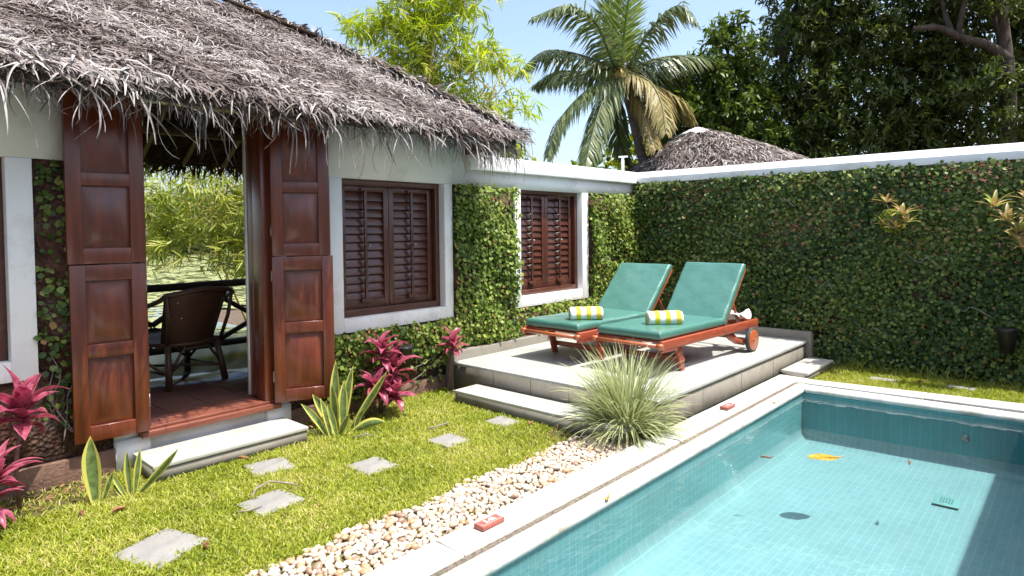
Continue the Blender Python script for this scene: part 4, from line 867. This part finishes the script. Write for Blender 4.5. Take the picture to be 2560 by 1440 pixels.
for i in range(1000):
    az=random.uniform(0,6.283); q=random.random(); el=R_(88-62*q**1.15+random.uniform(-5,5)); rr=.09*math.sqrt(random.random())
    ribbon(b,(4.33+rr*math.cos(az+random.uniform(-1,1)),2.72+rr*math.sin(az+random.uniform(-1,1)),0),az,el,random.uniform(.40,.82)*(1 if q<.55 else .78),random.uniform(.008,.0125),random.uniform(.15,.9)+1.5*q*random.random()+.35*q,seg=9,fold=.25,twist=random.uniform(-.8,.8),prof=lambda t:(.6+.4*min(1,t*3))*(1-t**3.5)+.04)
b.build('blades',M['lily_turf'],r)
def rosette(b,c,n,L,W,up=70,dr=1.0,mt=None):
    for k in range(n): ribbon(b,c,k*2.4+random.uniform(-.2,.2),R_(up-60*k/n),L*random.uniform(.8,1.1),W,dr*random.uniform(.6,1.2),seg=6,fold=.2,prof=lambda t:math.sin(math.pi*(.1+.88*t))**.8)
def wallplant(base,ros,label,ball):
    r=empty('hanging_plant',base,label,'hanging plant')
    if ball:
        b=MB(); n=900; d=rdir(n); P=np.array(base)+d*.115*rng.uniform(.9,1.05,(n,1)); b.scatter(LEAF,LEAFF,P,rdir(n),d+rng.normal(size=(n,3))*.5,.03,.022)
        b.build('moss_ball',M['shrub'],r)
        b=MB(); b.lathe([(.0,-.105)]+[(.105*math.cos(a),.105*math.sin(a)) for a in np.linspace(-1.3,1.3,9)]+[(0,.105)],base,16); b.tube([base,(8.2,base[1],base[2]+.05)],.01,6); b.build('basket',M['twig'],r)
    b=MB()
    for c,_,_ in ros: b.tube([base,((base[0]+c[0])/2,(base[1]+c[1])/2,(base[2]+c[2])/2-.02),c],[.006,.005,.004],6)
    b.build('stem',M['stem'],r)
    b=MB()
    for c,n,L in ros: rosette(b,c,n,L,L*.19)
    b.build('leaves',M['croton'],r,smooth=True)
wallplant((7.93,1.62,1.71),[((7.85,1.66,1.90),8,.15),((7.82,1.50,1.76),10,.20),((7.80,1.56,1.62),10,.18),((7.84,1.68,1.66),7,.15),((7.84,1.46,1.68),8,.16)],'bronze leaved plant growing from a round moss ball on the ivy wall',True)
wallplant((8.05,.42,1.5),[((7.8,.72,1.82),9,.21),((7.78,.62,1.68),10,.2),((7.8,.52,1.58),10,.2),((7.82,.47,1.88),8,.18),((7.8,.50,1.42),10,.19),((7.8,.44,1.70),10,.2),((7.85,.56,1.50),7,.18)],'bronze and yellow leaved branch hanging on the ivy wall at the right edge',False)
# ------------------------------------------------------------ floating and fallen leaves, twigs
def flatleaf(name,c,L,W,rz,mt,label,curl=.03,z=0,pet=.04,group=None):
    b=MB(); nx,ny=12,4; v=[];f=[];ac=[]
    for i in range(nx+1):
        t=i/nx
        w_=W*.5*math.sin(math.pi*min(1,.04+t*.95))**.7*(1+.06*math.sin(t*17))
        for j in range(-ny,ny+1):
            s=j/ny; v.append((-L/2+L*t,s*w_,curl*(s*s*.5+.15*math.sin(t*5))+.0025*math.cos(t*40+abs(s)*5))); ac.append(abs(s))
    k=2*ny+1; f=[(i*k+j,(i+1)*k+j,(i+1)*k+j+1,i*k+j+1) for i in range(nx) for j in range(k-1)]
    b.add(v,f,.5,ac); b.tube([(-L/2+.01,0,curl*.05),(L/2,0,.004),(L/2+pet,.004,.012)],[.0015,.0028,.0035],6)
    o=b.build(name,mt,smooth=True); o.location=(c[0],c[1],z); o.rotation_euler=(random.uniform(-.05,.05),0,rz); s=o.modifiers.new('solid','SOLIDIFY'); s.thickness=.0012
    return tag(o,label,'leaf',group)
flatleaf('floating_leaf',(4.865,1.415),.215,.125,R_(-50),M['yleaf'],'large yellow brown leaf floating in the middle of the pool',.012,-.012,.035)
flatleaf('floating_leaf',(4.60,1.73),.07,.012,R_(-60),M['dleaf'],'thin curled brown leaf floating left of the large yellow leaf',.02,-.012,.02)
flatleaf('floating_leaf',(5.12,.93),.06,.02,R_(10),M['dleaf'],'small pinkish leaf floating beside the drain plate',.03,-.012,.03)
flatleaf('fallen_leaf',(3.13,2.105),.05,.022,R_(20),M['yleaf'],'tiny yellow leaf on the pool edge by the second slab joint',.01,.058)
flatleaf('fallen_leaf',(5.85,2.125),.04,.018,R_(60),M['yleaf'],'tiny yellow leaf on the pool edge near the far corner',.01,.058)
for i,(x,y,l) in enumerate([(2.05,4.50,'rust coloured dry leaf on the grass against the doorstep'),(1.02,4.33,'long brown dry leaf on the grass by the single leaf snake plant'),(1.18,4.22,'curled rust dry leaf below the narrow snake plant'),(1.34,3.38,'small brown dry leaf at the corner of the largest stepping stone'),(4.02,3.46,'rust dry leaf in the grass by the smallest stepping stone'),(7.72,1.30,'brown dry leaf in the far grass strip between the two slabs')]):
    flatleaf('fallen_leaf',(x,y),random.uniform(.05,.08),.024,random.uniform(0,6),M['dleaf'],l,.03,.03,.01)
for i,(p,l) in enumerate([([(1.78,3.80,.03),(1.84,3.86,.05),(1.94,3.88,.06),(2.02,3.83,.04),(2.06,3.75,.035)],'curved grey twig lying across the upper edge of a stepping stone'),([(1.62,3.66,.03),(1.68,3.62,.035),(1.76,3.63,.03)],'short grey twig on the grass left of the twig topped stone'),([(2.84,4.30,.03),(2.92,4.24,.05),(2.96,4.20,.04)],'forked grey twig on the grass below the snake plant clump'),([(3.35,4.02,.03),(3.45,3.96,.05),(3.55,3.97,.045),(3.58,4.03,.06)],'thin grey twig on the lawn above the fifth stepping stone')]):
    b=MB(); b.tube(p,[.006]*(len(p)-1)+[.003],6); b.tube([p[1],(p[1][0]+.03,p[1][1]+.05,p[1][2]+.01)],[.004,.002],5); tag(b.build('twig',M['twig'],smooth=True),l,'twig')
# ------------------------------------------------------------ coconut palm
CR=(12.12,7.68,5.10)
pm_=empty('coconut_palm',(12.65,6.85,0),'coconut palm with drooping fronds and a dark trunk behind the wall corner','palm tree')
b=MB(); tp=spl([(12.72,6.75,-.05),(12.6,6.95,1.4),(12.32,7.35,3.3),(12.13,7.66,5.0)],36); b.tube(tp,[.115-.02*i/36+(.006 if i%2 else 0) for i in range(len(tp))],14); b.build('trunk',M['palmbark'],pm_,smooth=True)
FR={'a': [(11.72,7.65,5.18),(11.27,7.79,5.96),(10.67,8.07,6.25),(9.95,8.44,5.92)],'b': [(12.04,7.75,5.35),(12.09,7.93,6.27),(12.09,8.19,7.29),(12.07,8.44,8.16)],'c': [(12.1,7.69,5.34),(12.04,7.54,6.16),(12.01,7.37,6.96),(12.0,7.16,7.66)],'d': [(12.21,7.56,5.26),(12.35,7.09,5.96),(12.53,6.57,6.35),(12.58,6.14,5.89)],
'e': [(11.98,7.81,5.17),(11.26,8.31,5.43),(10.64,8.7,5.43),(10.07,9.01,4.88)],'f': [(12.14,7.92,5.13),(11.97,8.61,5.22),(11.81,9.29,5.31),(11.69,9.91,5.07)],'g': [(12.3,7.61,5.19),(12.93,7.22,5.46),(13.54,6.85,5.55),(14.19,6.44,5.49)],'h': [(12.38,7.66,5.13),(13.13,7.44,5.22),(13.93,7.15,5.17),(14.64,6.95,4.83)],
'i': [(11.83,7.67,4.95),(11.19,7.95,4.6),(10.56,8.22,3.92),(10.15,8.24,3.11)],'j': [(11.74,7.61,4.88),(11.19,7.6,4.25),(10.7,7.51,3.53),(10.25,7.37,2.85)],'k': [(11.92,7.42,5.01),(11.9,6.88,4.7),(11.72,6.51,4.17),(11.43,6.26,3.55)],'l': [(12.18,7.58,4.99),(12.64,7.16,4.78),(13.05,6.8,4.48),(13.32,6.58,4.05)],
'm': [(12.4,7.93,5.09),(12.63,8.19,4.35),(12.99,8.32,3.75),(13.48,8.3,3.12)],'n': [(12.26,7.64,5.02),(12.28,7.35,4.45),(12.26,7.09,3.81),(12.18,6.91,3.36)]}
FM={'c':'palmn','k':'palmy','l':'palmy','n':'palmy'}
for k_,P in FR.items():
    pts=spl([CR]+P,40); b=MB(); n=len(pts); b.tube(pts,[.035*(1-.8*i/n)+.004 for i in range(n)],6)
    tang=np.gradient(pts,axis=0); tang/=np.linalg.norm(tang,axis=1,keepdims=True)
    m=105; ti=np.linspace(.16,.995,m)*(n-1); i0=np.floor(ti).astype(int).clip(0,n-2); fr_=(ti-i0)[:,None]
    C0=pts[i0]*(1-fr_)+pts[i0+1]*fr_; T0=tang[i0]; up=np.array([0,0,1.]); S0=np.cross(T0,up+.25*T0); S0/=np.linalg.norm(S0,axis=1,keepdims=True); U0=np.cross(S0,T0)
    tt=ti/(n-1); Ll=.78*np.sin(np.pi*np.clip(.16+.80*tt,0,1))**.7
    hang={'b':.05,'c':.05,'a':.75,'d':.75}.get(k_,.95)
    for s_ in (-1,1):
        D=S0*s_*.75+T0*.55-up*hang*(.5+.5*rng.random((m,1)))+rng.normal(size=(m,3))*.09+U0*.15
        D2=D*.55-up*hang*.9-0*T0
        N=U0+S0*s_*.4+rng.normal(size=(m,3))*.15
        L_=Ll*rng.uniform(.82,1.05,m)
        # two segment leaflets: first half out, then falling
        b.scatter([(0,-.4,0),(0,.4,0),(.5,-.5,0),(.5,.5,0)],[(0,1,3,2)],C0,D,N,L_,.042,rnd=np.clip(rng.normal(.45,.25,m),0,1))
        Dn=D/np.linalg.norm(D,axis=1,keepdims=True); C1=C0+Dn*(L_*.5)[:,None]; D2=Dn*.7-up*.55*hang; 
        b.scatter([(0,-.5,0),(0,.5,0),(.5,0,-.02)],[(0,1,2)],C1,D2,N,L_*1.1,.042,rnd=.5)
    b.build('frond',M[FM.get(k_,'palm')],pm_)
b=MB()
for i in range(46):
    a=random.uniform(0,6.28); ribbon(b,(CR[0]+.1*math.cos(a),CR[1]+.1*math.sin(a),CR[2]-.15+random.uniform(-.1,.15)),a,R_(random.uniform(-20,70)),random.uniform(.25,.6),random.uniform(.05,.10),random.uniform(-.3,1.6),seg=5,fold=.3,prof=lambda t:1-.8*t)
b.build('fibre_sheath',M['dleaf'],pm_)
for i in range(11):
    a=R_(200)+random.uniform(-1.2,.9); c=(CR[0]+.30*math.cos(a)-.06,CR[1]+.30*math.sin(a)+.10,CR[2]-.08-.22*random.random())
    b=MB(); b.lathe([(0,-.10),(.05,-.085),(.082,-.03),(.08,.03),(.045,.085),(0,.10)],c,12); b.tube([(c[0],c[1],c[2]+.09),(CR[0],CR[1],CR[2]+.05)],.012,5); b.build('coconut',M['coconut'],pm_,smooth=True)
# ------------------------------------------------------------ bamboo
def bamboo(name,base,cent,rad,nspray,label,L=(.18,.31),ncane=9,mt='bamboo',drp=.5):
    r=empty(name,base,label,'bamboo'); b=MB(); cent=np.array(cent,float)
    tips=[]
    ci=rng.integers(0,len(cent),nspray); T=cent[ci]+rng.normal(size=(nspray,3))*np.array(rad)*.55
    canes=[]
    for k in range(ncane):
        c=cent[rng.integers(0,len(cent))]+rng.normal(size=3)*.3; p0=np.array(base)+np.append(rng.normal(size=2)*.25,0); mid=(p0+c)/2+np.array([0,0,.25*(c[2]-p0[2])]); P=spl([p0,mid,c],14); b.tube(P,list(np.linspace(.022,.006,len(P))),6); canes.append(P)
    for j in range(0,nspray,3):
        t=T[j]; P=canes[rng.integers(0,ncane)]; q=P[rng.integers(len(P)//2,len(P))]
        if np.linalg.norm(t-q)<1.9: b.tube([q,(q+t)/2+np.array([0,0,.12]),t],[.006,.004,.002],4,cap=False)
    b.build('canes',M['cane'],r,smooth=True)
    b=MB(); per=8; P=np.repeat(T,per,axis=0); n=len(P); base_d=np.repeat(rdir(nspray)*np.array([1,1,.4])+np.array([0,0,-drp]),per,axis=0)
    P=P+base_d*rng.uniform(-.14,.10,(n,1)); X=base_d+rdir(n)*.75; N=np.array([[0,0,1.]])+rng.normal(size=(n,3))*.6
    b.scatter(LANCE,LANCEF,P,X,N,rng.uniform(L[0],L[1],n),rng.uniform(.018,.032,n),rnd=np.clip(np.repeat(rng.random(nspray),per)*.6+rng.random(n)*.4,0,1))
    b.build('foliage',M[mt],r)
bamboo('bamboo_clump',(7.1,8.6,-.05),[(5.95,8.5,4.85),(6.3,8.15,4.95),(6.54,7.83,4.89),(6.8,7.6,5.0),(7.0,7.35,5.25),(6.13,8.24,4.3),(6.5,7.9,4.3),(6.72,7.59,4.13),(6.9,7.4,4.5),(7.15,7.1,4.3),(6.91,7.5,3.6),(6.7,7.7,3.75),(7.15,7.2,3.55),(7.4,6.85,3.55),(6.52,7.83,4.6),(6.4,8.0,5.4),(6.9,7.5,5.6),(6.7,7.8,5.1)],(.36,.36,.28),760,'yellow green feathery bamboo rising behind the thatched roof')
bamboo('bamboo_clump',(7.3,7.9,-.05),[(7.35,7.0,3.3),(7.5,6.85,3.05),(7.6,6.7,3.75),(7.55,6.75,4.3),(7.35,7.1,4.6)],(.24,.24,.22),70,'sparse airy bamboo shoots between the roof end and the palm',ncane=6)
b2c=[(3.54,10.27,2.35),(3.94,9.83,2.35),(4.33,9.6,2.3),(3.52,10.26,1.85),(3.92,9.9,1.8),(4.32,9.5,1.8),(4.35,9.4,1.35),(4.1,9.8,1.5),(3.6,10.3,1.5),(4.7,9.5,1.6),(4.8,9.5,2.4),(4.6,10.5,2.9),(3.8,11,2.9),(4.5,9.3,1.15),(3.3,10.6,2.1)]
bamboo('bamboo_clump',(5.9,10.6,-.05),b2c,(.36,.5,.27),470,'yellow green bamboo drooping over the pond, seen through the doorway',ncane=20,drp=.35,mt='bamboo2')
def bush(name,c,rad,n,label,mt='shrub',L=(.08,.15),stem=True,cat='shrub',tmpl=(LEAF,LEAFF),wf=.5,group=None):
    r=empty(name,(c[0],c[1],0),label,cat,group)
    if stem:
        b=MB()
        for k in range(6): d=rdir(1)[0]*np.array(rad)*.7; b.tube([(c[0]+random.uniform(-.1,.1),c[1]+random.uniform(-.1,.1),-.06),(c[0]+d[0]*.4,c[1]+d[1]*.4,c[2]*.6),(c[0]+d[0],c[1]+d[1],c[2]+d[2])],[.04,.03,.01],6)
        b.build('branches',M['bark'],r)
    b=MB(); nt_=n//8; t=rdir(nt_)*(rng.random((nt_,1))**.4); T=np.array(c)+t*np.array(rad)*(1+.15*np.sin(t[:,:1]*7)); P=np.repeat(T,8,axis=0); D=np.repeat(t,8,axis=0)+rdir(nt_*8)*.9; m=len(P)
    b.scatter(tmpl[0],tmpl[1],P,D,np.array([[0,0,1.]])+rng.normal(size=(m,3))*.5,rng.uniform(L[0],L[1],m),rng.uniform(L[0],L[1],m)*wf,rnd=np.clip(np.repeat(rng.random(nt_),8)*.6+rng.random(m)*.4,0,1)); b.build('foliage',M[mt],r)
bush('shrub',(8.9,8.2,2.1),(.75,.75,.95),3600,'yellow green shrub rising above the coping near the roof end')
bush('shrub',(9.9,7.9,1.95),(.9,.9,.95),4200,'yellow green leafy shrub left of the palm trunk',L=(.09,.17))
bush('shrub',(10.9,7.6,2.0),(.9,.9,1.0),3800,'mid green shrub at the foot of the coconut palm','treel',L=(.1,.18))
bush('shrub',(15.4,9.0,2.6),(2.2,1.8,1.6),5000,'bright green bush behind the palm trunk above the hut roof',L=(.14,.24))
bush('shrub',(10.6,10.8,2.0),(2.2,1.8,1.6),5200,'olive green bush farther back behind the coping',mt='treel',L=(.14,.22))
# ------------------------------------------------------------ big evergreen trees
def tree(name,base,trunks,clus,ntip,label,mt='tree',L=(.12,.21)):
    r=empty(name,base,label,'tree','big dark evergreen trees beyond the wall'); b=MB()
    for P,rad in trunks: q=spl(P,18); b.tube(q,list(np.linspace(rad[0],rad[1],len(q))),10)
    anchors=np.concatenate([spl(P,18)[8:] for P,_ in trunks])
    for (c,_) in clus:
        c=np.array(c,float); d=anchors[np.argmin(np.linalg.norm(anchors-c-np.array([0,0,-.8]),axis=1))]
        b.tube(spl([d,(d+c)/2+np.array([random.uniform(-.3,.3),random.uniform(-.3,.3),.2]),c],8),list(np.linspace(.07,.015,9)),6)
    b.build('trunk',M['bark'],r,smooth=True)
    b=MB(); cs=np.array([c for c,_ in clus],float); rs=np.array([q for _,q in clus],float); wgt=rs**2/np.sum(rs**2)
    ci=rng.choice(len(cs),ntip,p=wgt); t=rdir(ntip)*(rng.random((ntip,1))**.45); t[:,2]*=.72; T=cs[ci]+t*rs[ci][:,None]*(1+.18*np.sin(9*t[:,:1]+ci[:,None]))
    per=9; P=np.repeat(T,per,axis=0); m=len(P); D=np.repeat(t+np.array([0,0,.15]),per,axis=0)*.7+rdir(m); D[:,2]-=.25
    P=P+rng.normal(size=(m,3))*.05
    l=rng.uniform(L[0],L[1],m)
    b.scatter(LANCE,LANCEF,P,D,np.array([[0,0,1.]])+rng.normal(size=(m,3))*.45,l,l*rng.uniform(.26,.38,m),rnd=np.clip(np.repeat(rng.random(ntip),per)*.55+rng.random(m)*.4,0,1)); b.build('crown',M[mt],r)
tree('evergreen_tree',(15.2,7.2,-.05),[([(15.2,7.2,0),(15.1,7.1,2),(15.0,6.8,4.2)],(.2,.1)),([(15.1,7.1,2),(14.6,7.3,3.4),(14.1,7.2,4.4)],(.12,.05))],
  [((13.9,7.25,4.5),.75),((13.5,7.35,4.9),.5),((13.35,7.45,4.35),.6),((14.3,7.2,3.7),.8),((13.45,7.6,4.1),.5),((14.5,6.7,5.2),.7),((14.7,6.5,4.3),.9),((14.9,6.2,5.7),.65),((14.35,6.9,5.5),.45),((14.6,6.5,6.15),.42),((15.3,6.2,4.9),.9),((15.0,6.6,3.3),.9),((14.9,6.35,6.5),.35),((15.8,7.2,4.4),1.0),((15.4,6.0,3.8),.8)],2100,'smaller sunlit evergreen between the palm and the dark trees','treel',L=(.13,.22))
tree('evergreen_tree',(17.5,5.4,-.05),[([(17.5,5.4,0),(17.3,5.3,3),(17.0,5.0,6),(16.8,4.8,8)],(.28,.12)),([(17.3,5.3,3),(16.4,5.6,4.6),(15.8,5.6,6)],(.14,.06))],
  [((15.9,5.3,6.2),.9),((15.8,5.2,7.2),.85),((16.2,5.0,8.2),1.1),((16.6,4.6,7.2),1.1),((16.3,4.9,5.2),1.1),((16.2,5.0,4.1),1.1),((16.1,4.9,3.1),1.0),((16.9,4.2,6.1),1.1),((16.9,4.1,4.9),1.0),((17.0,4.0,3.7),1.1),((17.6,5.6,6.5),1.5),((17.5,5.5,4.2),1.5),((17.0,4.4,9.0),1.2),((15.95,5.6,4.9),.7)],3500,'tall dark evergreen rising to the top edge right of the open sky')
tree('evergreen_tree',(18.6,3.2,-.05),[([(18.6,3.2,0),(18.4,3.0,3),(18.0,2.8,6),(17.9,2.7,8.5)],(.3,.14)),([(17.55,1.42,0),(17.5,1.38,2.8),(17.5,1.4,4.7),(17.45,1.55,6.4),(17.4,1.6,8.4)],(.17,.11)),([(17.5,1.4,5.2),(17.1,1.75,5.5),(16.7,2.1,5.62),(16.3,2.5,5.85),(16.0,2.9,5.85)],(.12,.05))],
  [((17.4,3.4,7.0),1.2),((17.6,3.1,5.6),1.1),((17.5,3.2,4.3),1.1),((17.6,3.0,3.2),1.1),((18.2,2.4,6.6),1.2),((18.3,2.3,5.2),1.1),((18.2,2.3,4.0),1.1),((18.3,2.2,3.0),1.0),((17.3,3.3,8.4),1.3),((18.0,2.4,8.2),1.3),((19.0,3.6,6.0),1.6),((19.0,3.4,4.0),1.6),((16.5,2.2,6.9),.8),((16.5,1.7,7.2),.9),((16.9,1.0,4.6),.55),((16.9,1.1,3.7),.7),((16.8,1.9,4.6),.6),((17.0,1.3,6.3),.45)],3900,'broad dark evergreen with a bare pale branch near the top right')
tree('evergreen_tree',(20.3,1.4,-.05),[([(20.3,1.4,0),(20.0,1.3,3),(19.7,1.1,6),(19.6,1.1,8.5)],(.3,.14)),([(20,1.3,3),(19.4,.8,4.4),(18.9,.4,5.2)],(.14,.06))],
  [((19.1,1.5,6.8),1.1),((19.2,1.3,5.4),1.1),((19.2,1.3,4.2),1.0),((19.1,1.3,3.1),1.0),((19.5,.4,6.4),1.2),((19.5,.3,5.0),1.1),((19.5,.3,3.6),1.1),((19.3,1.0,8.1),1.3),((20.4,1.6,5.5),1.5),((20.2,1.0,7.4),1.4),((18.6,.6,7.0),.9),((20.3,-1.0,5.5),1.6),((20.3,-1.0,3.8),1.6)],3400,'rightmost dark evergreen, its crown cut by the right edge')
# far wood behind everything
b=MB(); n=26000; u=rng.random(n); a=np.radians(8+u*84); d=60+rng.random(n)*8; x=np.cos(a)*d; y=np.sin(a)*d
hh=3.2+1.5*np.sin(u*21)+.9*np.sin(u*53+1)+.5*np.sin(u*131); z=hh*rng.random(n)**.75
P=np.stack([x,y,z],1); b.scatter(LEAF,LEAFF,P,rdir(n),rdir(n)+np.array([[0,0,.8]]),rng.uniform(.4,1.,n),rng.uniform(.3,.7,n)); tag(b.build('far_wood',M['treel']),'distant band of trees along the far shore of the pond','trees',kind='stuff')
b=MB(); n=9000; a=rng.random(n); x=19+a*9; y=9-a*12; z=rng.random(n)*3.6; P=np.stack([x+rng.normal(size=n)*.8+2,y+rng.normal(size=n)*.8,z],1)
b.scatter(LEAF,LEAFF,P,rdir(n),rdir(n)+np.array([[0,0,.8]]),rng.uniform(.2,.4,n),rng.uniform(.12,.25,n)); tag(b.build('undergrowth',M['tree']),'dark undergrowth filling the space beneath the big trees','undergrowth',kind='stuff')
# ------------------------------------------------------------ thatched hut behind the wall
ht=empty('thatched_hut',(13.6,6.0,0),'small round thatched hut roof with a white cap, behind the ivy wall','hut')
ap=np.array([13.18,6.45,3.80]); cen=np.array([13.75,5.85])
def hutpt(a,t):
    bx=cen[0]+3.3*np.cos(a); by=cen[1]+3.3*np.sin(a); s=t**1.0; z=ap[2]-1.65*(t**1.18)
    return np.stack([ap[0]+(bx-ap[0])*s,ap[1]+(by-ap[1])*s,z],-1)
b=MB(); K=28; v=[]; 
for j in range(9):
    for k in range(K): v.append(tuple(hutpt(np.array(2*math.pi*k/K),np.array(j/8))))
f=[(j*K+k,j*K+(k+1)%K,(j+1)*K+(k+1)%K,(j+1)*K+k) for j in range(8) for k in range(K)]; f.append(tuple(8*K+k for k in range(K))); b.add(v,f); hb=b.build('roof',M['thatchb'],ht)
n=15000; a=rng.random(n)*6.283; t=np.sqrt(rng.random(n)); P=hutpt(a,t)+np.array([0,0,.015]); X=hutpt(a,t+.02)-P+np.array([0,0,.015]); X/=np.linalg.norm(X,axis=1,keepdims=True); Xh=np.cross(X,[0,0,1.]); s_=rng.normal(size=(n,1))*.8
b=MB(); b.scatter(STRIP2,STRIPF,P,X+Xh*s_+np.array([0,0,.08]),np.array([[0,0,1.]])+rng.normal(size=(n,3))*.35,rng.uniform(.12,.38,n),rng.uniform(.012,.03,n)); b.build('thatch_blades',M['thatch'],hb)
b=MB(); b.prism([(cen[0]+2.5*math.cos(q),cen[1]+2.5*math.sin(q)) for q in np.linspace(0,6.283,13)[:-1]],-.05,2.5); b.build('wall',M['white'],ht)
b=MB(); v=[];
for i in range(9):
    for j in range(9):
        x=ap[0]-.36+.62*i/8+.03*math.sin(j*2.1); y=ap[1]-.30+.62*j/8+.03*math.sin(i*1.7); dd=math.hypot(x-ap[0],y-ap[1]); v.append((x,y,ap[2]+.07-.30*dd-.35*dd*dd+.012*math.sin(i*2.3+j*1.9)))
b.add(v,[(i*9+j,(i+1)*9+j,(i+1)*9+j+1,i*9+j+1) for i in range(8) for j in range(8)]); o=b.build('roof_cap',M['white'],ht,smooth=True); s=o.modifiers.new('solid','SOLIDIFY'); s.thickness=.02
